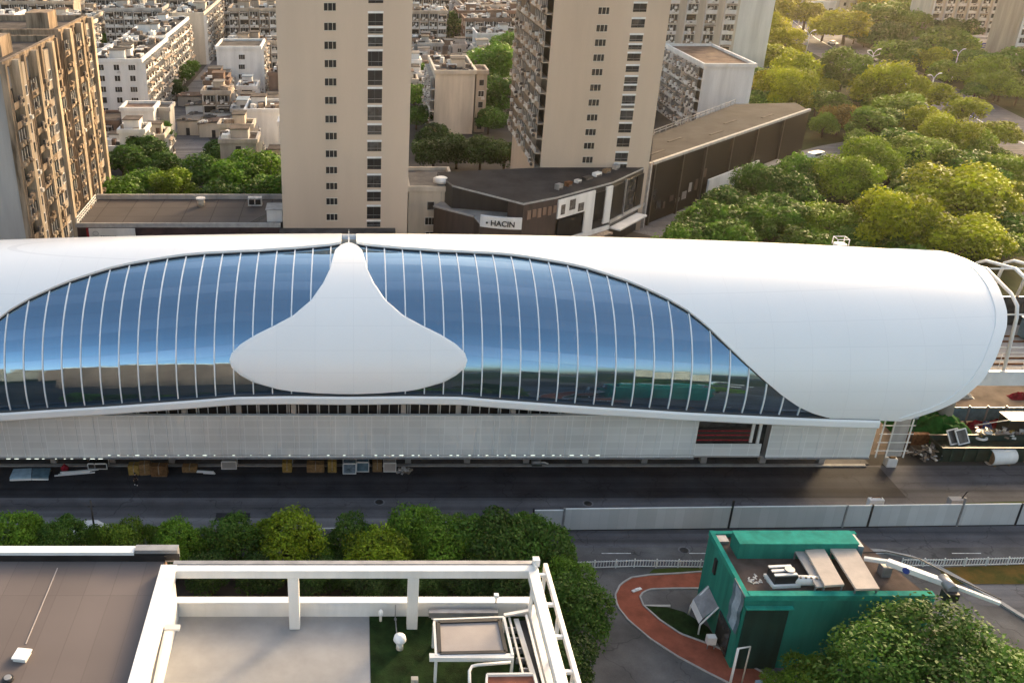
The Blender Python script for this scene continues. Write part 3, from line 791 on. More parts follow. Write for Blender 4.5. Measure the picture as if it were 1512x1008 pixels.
# wooded park and boulevard trees, upper right
G2 = 'trees of the park behind the station'
zt = [(60, 740, 95, 'deep green'), (20, 900, 60, 'deep green'), (110, 850, 105, 'mid green'), (160, 770, 85, 'deep green'), (220, 680, 75, 'mid green'), (320, 870, 100, 'bright green'), (400, 940, 70, 'mid green'),
      (400, 700, 105, 'bright green'), (480, 640, 95, 'bright green'), (580, 890, 130, 'yellow green'), (640, 960, 70, 'bright green'), (720, 900, 70, 'mid green'), (860, 940, 120, 'yellow green'), (1010, 950, 70, 'bright green'),
      (840, 770, 150, 'yellow green'), (650, 715, 60, 'olive green'), (700, 600, 95, 'bright green'), (600, 560, 80, 'mid green'), (780, 540, 95, 'yellow green'), (860, 430, 62, 'yellow green'), (870, 640, 80, 'mid green'),
      (990, 520, 66, 'yellow green'), (1010, 670, 75, 'bright green'), (1075, 650, 60, 'bright green'), (1070, 790, 80, 'yellow green'), (900, 570, 60, 'bright green'), (960, 700, 60, 'mid green'),
      (560, 360, 105, 'yellow green'), (640, 440, 90, 'bright green'), (740, 370, 70, 'yellow green'), (680, 490, 80, 'yellow green'), (500, 480, 80, 'olive green'), (540, 410, 60, 'bright green'), (450, 560, 50, 'olive green'),
      (370, 465, 62, 'rust orange'), (310, 490, 45, 'olive green'), (380, 275, 95, 'olive green'), (330, 400, 62, 'olive green'), (200, 290, 78, 'yellow green'), (170, 370, 92, 'yellow green'), (100, 320, 60, 'golden green'),
      (60, 400, 60, 'mid green'), (90, 130, 72, 'golden green'), (170, 165, 60, 'golden green'), (60, 220, 80, 'yellow green'), (150, 230, 50, 'yellow green'), (20, 300, 50, 'mid green'), (290, 335, 50, 'yellow green'), (230, 345, 50, 'olive green'), (500, 330, 60, 'yellow green')]
LOCAL = ['behind the white roof', 'beyond the black shed roof', 'deep in the park', 'beside the boulevard', 'near the white tower']
PH = ['against the white roof edge', 'in the thick of the park', 'on the near side of the boulevard', 'towards the white tower', 'at the end of the black shed', 'by the small side street']
cnt = {}
for (zx, zy, zr, tn) in zt:
    x, y, r = 1100 + zx * .377, zy * .377, zr * .377
    if y > 305: wh = PH[0]
    elif x < 1180 and y < 160: wh = PH[3]
    elif x < 1290 and y > 150: wh = PH[5] if y > 225 else PH[4]
    elif y < 200: wh = PH[2]
    else: wh = PH[1]
    sq = random.Random(int(zx + zy)).choice(((1, 1, .85), (1.18, 1.1, .75), (1, 1, 1)))
    tree(x, y, r * .98, tn, wh, G2, 'mid' if r < 34 else 'near', sq)
for (x, y, r, tn) in ((1012, 348, 32, 'deep green'), (1042, 325, 34, 'mid green'), (1078, 302, 32, 'deep green'), (1102, 332, 36, 'mid green'), (1128, 285, 28, 'deep green'), (1152, 262, 20, 'mid green'), (1076, 352, 34, 'mid green'), (1000, 362, 30, 'mid green'), (1140, 318, 34, 'deep green'), (1170, 292, 30, 'mid green'), (1188, 272, 22, 'deep green')):
    tree(x, y, r, tn, 'lining the black louvred wall', G2, 'mid', (1.05, 1, .9))
G3 = 'trees beyond the boulevard'
zt2 = [(400, 95, 90, 'golden green'), (500, 75, 80, 'olive green'), (310, 110, 50, 'golden green'), (240, 55, 60, 'golden green'), (120, 45, 70, 'golden green'), (40, 30, 60, 'golden green'), (600, 205, 75, 'olive green'), (640, 100, 65, 'olive green'),
       (700, 60, 55, 'olive green'), (560, 140, 70, 'deep green'), (760, 180, 100, 'olive green'), (850, 195, 75, 'bright green'), (720, 235, 62, 'yellow green'), (800, 280, 58, 'bright green'), (950, 275, 75, 'bright green'), (1040, 250, 75, 'mid green'),
       (930, 330, 50, 'bright green'), (1010, 330, 65, 'bright green'), (1075, 350, 60, 'bright green'), (880, 250, 60, 'mid green'), (780, 120, 60, 'deep green'), (870, 110, 50, 'deep green'), (590, 60, 60, 'olive green'), (470, 20, 60, 'golden green'), (200, 5, 60, 'golden green'), (640, 20, 50, 'olive green')]
for (zx, zy, zr, tn) in zt2:
    x, y = 1100 + zx * .377, zy * .377
    wh = 'across the boulevard below the flats' if x > 1380 else ('across the boulevard at the far bend' if x < 1250 else 'in the belt across the boulevard')
    tree(x, y, zr * .377, tn, wh, G3, 'mid', random.Random(int(zx)).choice(((1, 1, .85), (1.15, 1.1, .75))))
r_ = random.Random(91); nb = 0
for k in range(400):
    x, y = r_.uniform(1105, 1512), r_.uniform(20, 372)
    # keep off the boulevard and the side street
    by = float(np.interp(x, [p[0] for p in bl], [p[1] for p in bl]))
    if abs(y - by) < 14 + by * .12 or (1130 < x < 1270 and abs(y - (236 - (x - 1185) * .28)) < 18) or (x < 1205 and y < 250): continue
    nb += 1
    if nb > 70: break
    far_ = y < by
    tree(x, y, r_.uniform(12, 20) * (.5 + y / 350), r_.choice(('mid green', 'deep green', 'bright green', 'bright green', 'olive green')), '', 'low undergrowth trees across the boulevard' if far_ else 'low undergrowth trees of the park', 'low', (1.15, 1.1, .8), label='low bushy tree filling a gap beneath the taller trees ' + ('across the boulevard' if far_ else 'of the park behind the station'))
# trees on the left behind the flat roof and between the towers
G4 = 'trees between the towers'
lt = [(175, 285, 34, 'mid green'), (215, 268, 26, 'mid green'), (262, 276, 30, 'bright green'), (300, 255, 30, 'deep green'), (345, 265, 34, 'mid green'), (380, 250, 38, 'mid green'), (398, 285, 36, 'mid green'), (330, 290, 30, 'deep green'),
      (180, 240, 30, 'deep green'), (215, 225, 30, 'deep green'), (240, 245, 24, 'deep green'), (320, 225, 24, 'deep green'), (240, 195, 18, 'deep green'), (265, 110, 16, 'deep green'), (278, 100, 14, 'mid green'), (155, 65, 18, 'mid green'), (262, 130, 14, 'dark green')]
for i, (x, y, r, tn) in enumerate(lt):
    wh = 'behind the flat grey roof' if y > 240 else ('along the lane of old flats' if y > 150 else 'among the far walk-up flats')
    tree(x, y, r, tn, wh, 'trees on the left behind the flat roof', 'mid', (1.1, 1, .82))
mt = [(738, 100, 38, 'mid green'), (740, 140, 34, 'deep green'), (722, 175, 22, 'deep green'), (640, 225, 26, 'dark green'), (675, 222, 26, 'dark green'), (710, 225, 26, 'dark green'), (745, 228, 24, 'dark green'), (612, 140, 20, 'mid green'), (614, 105, 18, 'mid green'), (615, 170, 20, 'deep green'), (630, 40, 22, 'mid green'), (670, 38, 22, 'deep green'), (620, 80, 16, 'deep green'), (640, 200, 22, 'dark green'), (755, 70, 24, 'mid green')]
for i, (x, y, r, tn) in enumerate(mt):
    tree(x, y, r, tn, 'in front of the small white block' if y > 190 else 'between the two beige towers', G4, 'mid', (1, 1, .85))

# ------------------------------------------------------------------ buildings behind the station
def window_mesh(wd, ht, bars=1, ac=False, frame='white_paint', pane='pane_dark', sill=True):
    b = MB(); b.box(-wd / 2, wd / 2, -.03, .05, 0, ht, pane); t = .07
    b.box(-wd / 2 - t, -wd / 2 + .002, -.08, .05, -t, ht + t, frame); b.box(wd / 2 - .002, wd / 2 + t, -.08, .05, -t, ht + t, frame)
    b.box(-wd / 2 + .003, wd / 2 - .003, -.08, .05, ht - .002, ht + t, frame); b.box(-wd / 2 + .003, wd / 2 - .003, -.14, .05, -t - .04, .002, frame)
    for k in range(1, bars + 1): x = -wd / 2 + wd * k / (bars + 1); b.box(x - .03, x + .03, -.06, .04, .003, ht - .003, frame)
    if ac: b.box(wd * .1, wd * .1 + .8, -.5, -.141, -.75, -.2, 'clutter_a')
    return b.mesh('window')
WIN = [window_mesh(1.5, 1.5), window_mesh(1.5, 1.5, 1, True), window_mesh(1.9, 1.4, 2), window_mesh(1.2, 1.5, 0, False, 'wall_grey', 'pane_mid'), window_mesh(1.6, 1.3, 1, False, 'dark_frame', 'pane_mid')]
def balcony_mesh(seed, wd=3.3, ht=2.9, rail='wall_white', awn=.4, pal=('clutter_a', 'clutter_b', 'clutter_c', 'white_paint')):
    r = random.Random(seed); b = MB(); D = 1.15
    b.box(-wd / 2, wd / 2, -D, 0, -.09, .09, rail)
    ph = r.uniform(.85, 1.1)
    b.box(-wd / 2, wd / 2, -D - .06, -D + .06, .091, ph, r.choice((rail, rail, 'clutter_a', 'clutter_c')))
    b.box(-wd / 2, -wd / 2 + .1, -D + .061, 0, .091, ht - .1, rail)
    b.box(-wd / 2 + .11, wd / 2 - .01, -.06, -.01, .3, ht - .35, 'pane_dark')
    if r.random() < .6:
        b.box(-wd / 2 + .12, wd / 2, -D - .03, -D + .03, ph + .001, ht - .2, r.choice(('pane_dark', 'pane_mid', 'pane_dark')))
        for k in range(4): x = -wd / 2 + .15 + k * (wd - .3) / 3; b.box(x - .04, x + .04, -D - .07, -D - .031, ph, ht - .2, 'white_paint')
    for k in range(r.randint(2, 5)):
        x = r.uniform(-wd / 2 + .2, wd / 2 - 1); z = r.uniform(.0, 1.5); 
        b.box(x, x + r.uniform(.4, 1.0), -D - r.uniform(.3, .6), -D - .062, z, z + r.uniform(.3, .8), r.choice(pal))
    if r.random() < awn:
        b.face([(-wd / 2, -D - .05, ht - .25), (wd / 2, -D - .05, ht - .25), (wd / 2, -D - .85, ht - .6), (-wd / 2, -D - .85, ht - .6)], r.choice(('clutter_a', 'clutter_b', 'clutter_c', 'clutter_c')))
    return b.mesh('balcony')
BAL = [balcony_mesh(i) for i in range(7)]
BALW = [balcony_mesh(20 + i, 5.4, 2.75, 'wall_tan', .12) for i in range(6)]
BALO = [balcony_mesh(40 + i, 3.9, 2.88, 'ochre_wall', 0, ('clutter_b', 'clutter_c', 'ochre_trim', 'ochre_wall')) for i in range(6)]
brnd = random.Random(77)
def heater_mesh():
    b = MB(); b.face([(-1, -.6, .1), (1, -.6, .1), (1, .5, 1.0), (-1, .5, 1.0)], 'pane_dark'); b.tube([(-1.1, .55, 1.1), (1.1, .55, 1.1)], .24, 'white_paint', 8)
    b.bar((-.9, .55, 0), (-.9, .55, 1), .07, .07, 'metal_grey'); b.bar((.9, .55, 0), (.9, .55, 1), .07, .07, 'metal_grey'); return b.mesh('solar_heater')
HEAT = heater_mesh()
def block(label, x0, x1, y0, y1, h, wall, roof, group=None, front='win', side='bal', storey=2.95, z0=0, extras=True, name='apartment_block', fcols=None, scols=None, cap=96):
    cx = (x0 + x1) / 2
    t = thing(name, label, 'building' if name != 'shack' else 'shed', (cx, (y0 + y1) / 2, 0), 0, group)
    T = Vector(t.location)
    b = MB(); b.box(x0 - T.x, x1 - T.x, y0 - T.y, y1 - T.y, 0, h, wall); b.build('wall', t)
    b = MB(); p = .35
    b.box(x0 - T.x + .25, x1 - T.x - .25, y0 - T.y + .25, y1 - T.y - .25, h + .004, h + .1, roof)
    for (a0, a1, c0, c1) in ((x0 - p, x1 + p, y0 - p, y0 + .2), (x0 - p, x1 + p, y1 - .2, y1 + p), (x0 - p, x0 + .2, y0 + .201, y1 - .201), (x1 - .2, x1 + p, y0 + .201, y1 - .201)):
        b.box(a0 - T.x, a1 - T.x, c0 - T.y, c1 - T.y, h - .25, h + .75, wall)
    rf = b.build('roof', t)
    if extras:
        n = int(max(1, (x1 - x0) * (y1 - y0) / 130))
        for k in range(min(n, 3)):
            b = MB(); sx, sy = brnd.uniform(2.5, 4.5), brnd.uniform(3, 5); ax, ay = brnd.uniform(x0 + 1, max(x0 + 1.1, x1 - sx - 1)) - T.x, brnd.uniform(y0 + 1, max(y0 + 1.1, y1 - sy - 1)) - T.y
            b.box(ax, ax + sx, ay, ay + sy, h + .1, h + 2.6, wall); b.box(ax - .2, ax + sx + .2, ay - .2, ay + sy + .2, h + 2.601, h + 2.8, roof); b.build('stair_hut', rf)
        for k in range(min(n * 2, 6)):
            o = link('solar_heater', HEAT, rf, (brnd.uniform(x0 + 1.5, x1 - 1.5) - T.x, brnd.uniform(y0 + 1.5, y1 - 1.5) - T.y, h + .1)); o.rotation_euler.z = brnd.choice((0, 0, .3, 1.57))
    if extras:
        b = MB()
        for k in range(int((x1 - x0) * (y1 - y0) / 9)):
            ax, ay = brnd.uniform(x0 + .6, x1 - 1.4) - T.x, brnd.uniform(y0 + .6, y1 - 1.4) - T.y
            m_ = Matrix.Translation((ax, ay, h + .1)) @ Matrix.Rotation(brnd.uniform(-.5, .5), 4, 'Z') @ Matrix.Rotation(brnd.uniform(-.12, .12), 4, 'Y')
            b.obox(m_, -brnd.uniform(.3, 1.3), brnd.uniform(.3, 1.3), -.5, brnd.uniform(.3, 1.2), 0, brnd.uniform(.25, 1.7), brnd.choice(('clutter_a', 'clutter_a', 'clutter_b', 'clutter_c', 'white_paint', 'roof_rust', 'roof_dark')))
        o = b.build('roof_clutter', rf); o['kind'] = 'stuff'
    used = 0
    ns = int((h - z0) // storey)
    def put(meshes, n, L0, L1, fixed, axis, face_rot, nm):
        nonlocal used
        for s in range(ns):
            for k in range(n):
                if used >= cap: return
                used += 1
                a = L0 + (L1 - L0) * (k + .5) / n; z = z0 + s * storey + (.9 if nm == 'window' else .1)
                loc = (a - T.x, fixed - T.y, z) if axis == 'x' else (fixed - T.x, a - T.y, z)
                o = link(nm, brnd.choice(meshes), t, loc); o.rotation_euler.z = face_rot
    sgn = 1 if cx < 0 else -1
    sx = x1 if cx < 0 else x0
    if front == 'win': put(WIN[:4], fcols or max(1, int((x1 - x0) / 4.2)), x0 + .5, x1 - .5, y0, 'x', 0, 'window')
    elif front == 'bal': put(BAL, fcols or max(1, int((x1 - x0) / 3.5)), x0, x1, y0, 'x', 0, 'balcony')
    if side == 'bal': put(BAL, scols or max(1, int((y1 - y0) / 3.6)), y0, y1, sx, 'y', R(90) * sgn, 'balcony')
    elif side == 'win': put(WIN[:4], scols or max(1, int((y1 - y0) / 5)), y0, y1, sx, 'y', R(90) * sgn, 'window')
    return t

# the two beige towers
def tower(label, x0, x1, y0, y1, h, zb, xs_small, xs_stair, small_z, stair_z, wall, left_bal):
    t = thing('tower_block', label, 'tower block', ((x0 + x1) / 2, y0, 0)); T = Vector(t.location)
    b = MB(); b.box(x0 - T.x, x1 - T.x, 0, y1 - y0, 0, h, wall); b.build('wall', t)
    b = MB(); b.box(x0 - T.x - .2, x1 - T.x + .2, -.2, y1 - y0 + .2, h + .003, h + .5, 'roof_dark'); b.build('roof', t)
    for z in small_z:
        b = MB(); b.box(-.95, .95, -.02, .06, 0, 1.15, 'pane_dark'); w_ = b.build('window', t, (xs_small - T.x, 0, z))
        b = MB()
        for x in (-.32, .4): b.box(x - .04, x + .04, -.07, -.021, 0, 1.15, 'wall_cream')
        b.box(-1.05, 1.05, -.14, .02, -.12, -.002, 'wall_cream'); b.box(-1.05, 1.05, -.1, .02, 1.152, 1.25, 'wall_cream')
        link('frame', b.mesh('frame'), w_)
    r = random.Random(3)
    for (z, hh) in stair_z:
        b = MB(); b.box(-1.2, 1.2, -.02, .06, 0, hh, r.choice(('pane_dark', 'pane_dark', 'pane_mid'))); w_ = b.build('stair_window', t, (xs_stair - T.x, 0, z))
        b = MB()
        for x in (-.05,) if r.random() < .7 else (-.6, .55): b.box(x - .04, x + .04, -.07, -.021, 0, hh, 'seam_dark')
        b.box(-1.28, 1.28, -.12, .02, hh + .002, hh + .32, 'wall_white'); b.box(-1.2, 1.2, -.07, -.021, hh * .3, hh * .3 + .05, 'metal_grey')
        link('frame', b.mesh('frame'), w_)
    if left_bal:
        n = 6; 
        for s in range(16):
            for k in range(n):
                y = (k + .5) * (y1 - y0) / n; o = link('balcony', r.choice(BALW), t, (x0 - T.x, y, zb + s * 2.82)); o.rotation_euler.z = R(-90)
    return t
def zfrom(py, Y): return PY(522, py, Y).z
Y1 = 161.0
sm1 = [zfrom(y + 5, Y1) for y in (-16, 11, 40, 67.5, 94.5, 121.5, 148.5, 176, 201, 227, 251, 274.5, 297, 320)]
stw = [(-8, 13), (20, 18), (42, 8), (55, 14), (76, 22), (104, 22), (131.5, 21), (158, 20), (185, 14), (209.5, 14), (234, 16), (259, 18), (283, 14), (305, 18), (327, 8)]
st1 = [(zfrom(y + hh, Y1), zfrom(y, Y1) - zfrom(y + hh, Y1)) for y, hh in stw]
xa = lambda px, py, Y: PY(px, py, Y).x
tower('beige tower block with two window columns, standing right behind the middle of the station', xa(418, 333, Y1), xa(601, 333, Y1), Y1, Y1 + 30, 66, 9, xa(490, 297, Y1), xa(552.5, 250, Y1), sm1, st1, 'beige_wall', False)
Y2 = 179.0
sm2 = [zfrom(y * .367 + 4, Y2) for y in (-70, -15, 47, 117, 175, 235, 293, 355, 415, 475, 533, 588, 644)]
st2 = [(-45, 38), (15, 34), (78, 34), (142, 26), (182, 18), (216, 30), (266, 24), (310, 28), (345, 22), (385, 34), (425, 10), (445, 38), (498, 36), (555, 36), (615, 34), (660, 24)]
st2 = [(zfrom((y + hh) * .367, Y2), zfrom(y * .367, Y2) - zfrom((y + hh) * .367, Y2)) for y, hh in st2]
tower('beige tower block with rough balconied side, rising from the dark podium roof', xa(797, 250, Y2), xa(957, 250, Y2), Y2, Y2 + 34, 68, 12.5, PY(867.5, 236, Y2).x, PY(917, 236, Y2).x, sm2, st2, 'beige_wall_b', True)

# ochre blocks on the left with sun on their flanks
def ochre(label, x0, x1, y0, y1, h, n, front_m):
    t = thing('slab_block', label, 'apartment block', ((x0 + x1) / 2, (y0 + y1) / 2, 0)); T = Vector(t.location)
    b = MB(); b.box(x0 - T.x, x1 - T.x, y0 - T.y, y1 - T.y, 0, h, front_m); b.build('wall', t)
    b = MB(); b.box(x0 - T.x, x1 - T.x, y0 - T.y, y1 - T.y, h + .003, h + .3, 'roof_brown'); b.box(x0 - T.x, x1 - T.x + .5, y0 - T.y - .3, y0 - T.y + .3, h + .301, h + 1.3, 'ochre_wall'); b.box(x0 - T.x, x1 - T.x + .5, y1 - T.y - .3, y1 - T.y + .3, h + .301, h + 1.3, 'ochre_wall')
    b.box(x1 - T.x - .2, x1 - T.x + .5, y0 - T.y + .301, y1 - T.y - .301, h + .301, h + 1.2, 'ochre_wall'); b.box(x1 - T.x - 7, x1 - T.x - 3, -3, 2, h + .301, h + 3.2, 'ochre_wall')
    b.build('roof', t)
    L = (y1 - y0) / n; X = x1 - T.x
    for k in range(n + 1):
        b = MB(); y = y0 - T.y + k * L; wd = 1.3 if k % 2 else .7
        b.box(X, X + (1.5 if k % 2 else .9), y - wd / 2, y + wd / 2, 0, h + .9, 'ochre_trim' if k % 2 else 'ochre_wall'); b.build('pilaster', t)
    for k in range(n):
        if k % 3 == 1:
            b = MB(); y = y0 - T.y + (k + .5) * L; b.box(X + .002, X + .9, y - L / 2 + .7, y + L / 2 - .7, 0, h, 'wall_tan'); b.build('bay', t)
            for s in range(int(h // 2.9)):
                o = link('window', brnd.choice(WIN), t, (X + .9, y, s * 2.9 + .9)); o.rotation_euler.z = R(90)
        else:
            for s in range(int(h // 2.9)):
                o = link('balcony', brnd.choice(BALO), t, (X, y0 - T.y + (k + .5) * L, s * 2.9 + .05)); o.rotation_euler.z = R(90)
    return t
ochre('ochre apartment slab with grey end wall, nearest at the left edge', -76, -50.9, 140, 166, 37.6, 6, 'stone_grey')
ochre('ochre apartment slab behind the nearest one, its flank lit by the sun', -76, -50.9, 169, 188, 38.2, 5, 'stone_grey')

# walk-up flats left of the first tower, placed by their front roof edge
def bpx(label, xl, xr, yf, h, depth, wall, roof, **k):
    a, c = P(xl, yf, h), P(xr, yf, h)
    return block(label, a.x, c.x, a.y, a.y + depth, h, wall, roof, **k)
bpx('long white walk-up block with dark flat roof, its balconies facing the lane of trees', 134, 208, 91, 18, 40, 'wall_white', 'roof_dark')
bpx('small plain white house with rust brown roof in front of the balcony block', 178, 226, 163, 9.6, 8, 'wall_white', 'roof_rust', front='none', side='win', extras=False)
bpx('white block with dark flat roof and one window column left of the first tower', 319, 384, 72, 15, 16, 'wall_white', 'roof_dark', front='none', side='bal', extras=False)
bpx('white low block half hidden by the left edge of the first tower', 362, 420, 165, 9.5, 12, 'wall_white', 'roof_brown', front='none', side='none')
bpx('pale block with lit balcony flank beyond the dark flat roof', 183, 244, 56, 18, 46, 'wall_white', 'roof_dark', front='none')
bpx('tan block at the back of the lane with crowded balconies', 255, 300, 22, 18, 50, 'wall_cream', 'roof_pale', front='none')
bpx('low dark workshop between the lane and the balcony block', 140, 175, 182, 6, 12, 'wall_brown', 'roof_brown', front='bal', side='none', extras=False)
bpx('low grey house with pale roof on the right of the lane', 300, 345, 118, 6, 16, 'wall_grey', 'roof_pale', front='win', side='none')
bpx('narrow grey walk-up wing right of the plain white house', 228, 250, 163, 8.5, 7, 'wall_grey', 'roof_dark', front='win', side='none', extras=False)
# one window column on the white block
t_ = [o for o in C.objects if o.get('label', '').startswith('white block with dark flat roof')][0]
for k in range(4):
    a = PY(357, 83 + k * 14.5, t_.location.y - 8)
    for d in (0,): link('window', WIN[2], t_, (a.x - t_.location.x, -8.0, a.z - 1))
# between the towers
bpx('small plain beige block with stair bay between the two towers', 643, 702, 108, 16.3, 24, 'wall_cream', 'roof_dark', front='none', side='bal')
bpx('narrow ochre stair bay with windows beside the small plain block', 704, 720, 108, 16.0, 8, 'wall_tan', 'roof_rust', front='win', side='none', extras=False)
bpx('white roofed hall beyond the trees left of the second tower', 705, 772, 52, 9.5, 16, 'wall_white', 'roof_pale', front='none', side='none')
bpx('pale balcony block at the top between the two towers', 684, 760, 10, 12, 40, 'wall_cream', 'roof_rust', front='bal')
bpx('white stepped block at the top beside the first tower', 612, 680, 8, 8, 30, 'wall_white', 'roof_pale', front='win', side='win')
bpx('grey low shed with brown roof left of the small plain block', 604, 640, 76, 5, 10, 'wall_grey', 'roof_brown', front='none', side='none', extras=False)
# right of tower two
block('white six storey block with red tiled roof rubble and balcony flank', 93, 106.5, 258, 292, 18.2, 'wall_white', 'roof_rust', front='none', side='bal', extras=False)
block('tall white tower with a slim column of small windows', 122, 139, 330, 352, 62, 'wall_white', 'roof_dark', front='none', side='none')
t_ = [o for o in C.objects if o.get('label', '').startswith('tall white tower')][0]
for k in range(18): link('window', WIN[3], t_, (-5.5, -11.0, 8 + k * 3.0))
block('cream balcony tower tucked behind the second beige tower', 93, 116, 300, 326, 60, 'wall_cream', 'roof_dark', front='bal', side='bal', fcols=4, scols=5)
# flats beyond the boulevard
a = P(1362, 62, 0); block('long cream balcony block beyond the boulevard trees at the top right', a.x, a.x + 40, a.y, a.y + 16, 52, 'wall_cream', 'roof_dark', front='bal', side='none', fcols=8)
a = P(1486, 105, 0); block('cream balcony block cut by the right edge at the top', a.x, a.x + 34, a.y, a.y + 16, 52, 'wall_tan', 'roof_dark', front='bal', side='none', fcols=8)
t = bpx('low white shop row with blue shop sign below the cream flats', 1436, 1560, 62, 5, 12, 'wall_white', 'roof_pale', front='none', side='none', extras=False, name='shop_building')
b = MB(); a0 = P(1436, 62, 5); b.box(2, 14, -.35, -.002, 2.6, 4.6, 'sign_blue'); sg = b.build('sign', t, (a0.x - t.location.x, a0.y - t.location.y, 0))
b = MB()
for k in range(5):
    x = 4.2 + k * 1.7; b.box(x, x + 1.1, -.45, -.352, 3.0, 3.2, 'line_white'); b.box(x, x + .2, -.45, -.352, 3.201, 4.1, 'line_white'); b.box(x + .45, x + .65, -.45, -.352, 3.201, 4.1, 'line_white'); b.box(x + .2, x + 1.1, -.43, -.352, 3.8, 4.0, 'line_white')
link('lettering', b.mesh('lettering'), sg)
bpx('pale arcade of shops at the far end of the boulevard', 1186, 1236, 4, 8, 14, 'wall_white', 'roof_pale', front='win', side='none', extras=False, name='shop_building')
bpx('cream shop block right of the pale arcade at the far bend', 1240, 1300, 2, 9, 14, 'wall_cream', 'roof_rust', front='win', side='none', extras=False, name='shop_building')

# the old quarter filling the distance: each block differs in wall, roof and storeys
walls = ['white', 'cream', 'grey', 'pink', 'tan', 'brown']; roofs = ['dark', 'brown', 'pale', 'rust', 'blue']
combos = [(wa, ro, st_) for st_ in (6, 5, 7, 4) for wa in walls for ro in roofs]
brnd.shuffle(combos); combos.sort(key=lambda c: c[0] in ('brown',) or c[1] == 'blue')
taken = []
for o in C.objects:
    if o.get('category') in ('building', 'tower block', 'apartment block'):
        ws = [c for c in o.children if c.name.startswith('wall')]
        for c in ws:
            xs = [o.location.x + v.co.x for v in c.data.vertices]; ys = [o.location.y + v.co.y for v in c.data.vertices]
            taken.append((min(xs) - 3, max(xs) + 3, min(ys) - 3, max(ys) + 3))
def free(x0, x1, y0, y1): return all(x1 < a or x0 > b_ or y1 < c or y0 > d for a, b_, c, d in taken)
ci = 0
def fill(xr, yr, where, dx, dy, wd, dp):
    global ci
    y = yr[0]
    while y < yr[1]:
        x = xr[0] + brnd.uniform(0, 6)
        dpt = brnd.uniform(*dp)
        while x < xr[1]:
            ww = brnd.uniform(*wd)
            if free(x, x + ww, y, y + dpt) and ci < len(combos):
                wa, ro, st_ = combos[ci]; ci += 1
                block(f'{wa} {st_} storey block with {ro} roof {where}', x, x + ww, y, y + dpt, st_ * 2.95 + .4, 'wall_' + wa, 'roof_' + ro, 'old walk-up blocks behind the station', front='bal', side='bal' if brnd.random() < .75 else 'win', cap=60)
                taken.append((x - 3, x + ww + 3, y - 3, y + dpt + 3))
            x += ww + brnd.uniform(*dx)
        y += dpt + brnd.uniform(*dy)
fill((-250, -36), (322, 600), 'in the old quarter at the top left', (2, 6), (6, 11), (14, 30), (11, 15))
fill((-44, -5), (330, 600), 'in the old quarter left of the first tower', (2, 6), (6, 11), (14, 22), (11, 15))
fill((14, 80), (400, 600), 'in the old quarter between the towers', (3, 8), (8, 14), (14, 24), (12, 16))
fill((-130, -78), (196, 320), 'behind the ochre slabs', (5, 9), (9, 14), (14, 22), (12, 18))
# low houses packed into the gaps
for o in C.objects:
    if o.get('category') == 'tree' and o.location.y > 180: taken.append((o.location.x - 2, o.location.x + 2, o.location.y - 2, o.location.y + 2))
for a_, c_ in zip(((300, 260), (285, 215), (268, 180), (290, 140)), ((285, 215), (268, 180), (290, 140), (330, 90))):
    for k in range(9):
        q = P(*a_).lerp(P(*c_), k / 8); taken.append((q.x - 4, q.x + 4, q.y - 4, q.y + 4))
lowc = [(wa, ro, f) for f in ('one', 'two', 'three') for wa in walls for ro in roofs]; brnd.shuffle(lowc); li_ = 0
for (xr, yr, wh) in (((-112, -14), (212, 330), 'among the low houses left of the first tower'), ((12, 80), (268, 400), 'among the low houses between the towers')):
    for k in range(900):
        x, y = brnd.uniform(*xr), brnd.uniform(*yr); ww, dd = brnd.uniform(5, 9), brnd.uniform(5, 9)
        if li_ >= len(lowc) or not free(x - .2, x + ww + .2, y - .2, y + dd + .2): continue
        wa, ro, f = lowc[li_]; li_ += 1; hh = {'one': 3.4, 'two': 6.2, 'three': 9.2}[f]
        block(f'{wa} {f} storey house with {ro} roof {wh}', x, x + ww, y, y + dd, hh, 'wall_' + wa, 'roof_' + ro, 'low houses behind the station', front='bal' if brnd.random() < .5 else 'win', side='bal', cap=12)
        taken.append((x, x + ww, y, y + dd))
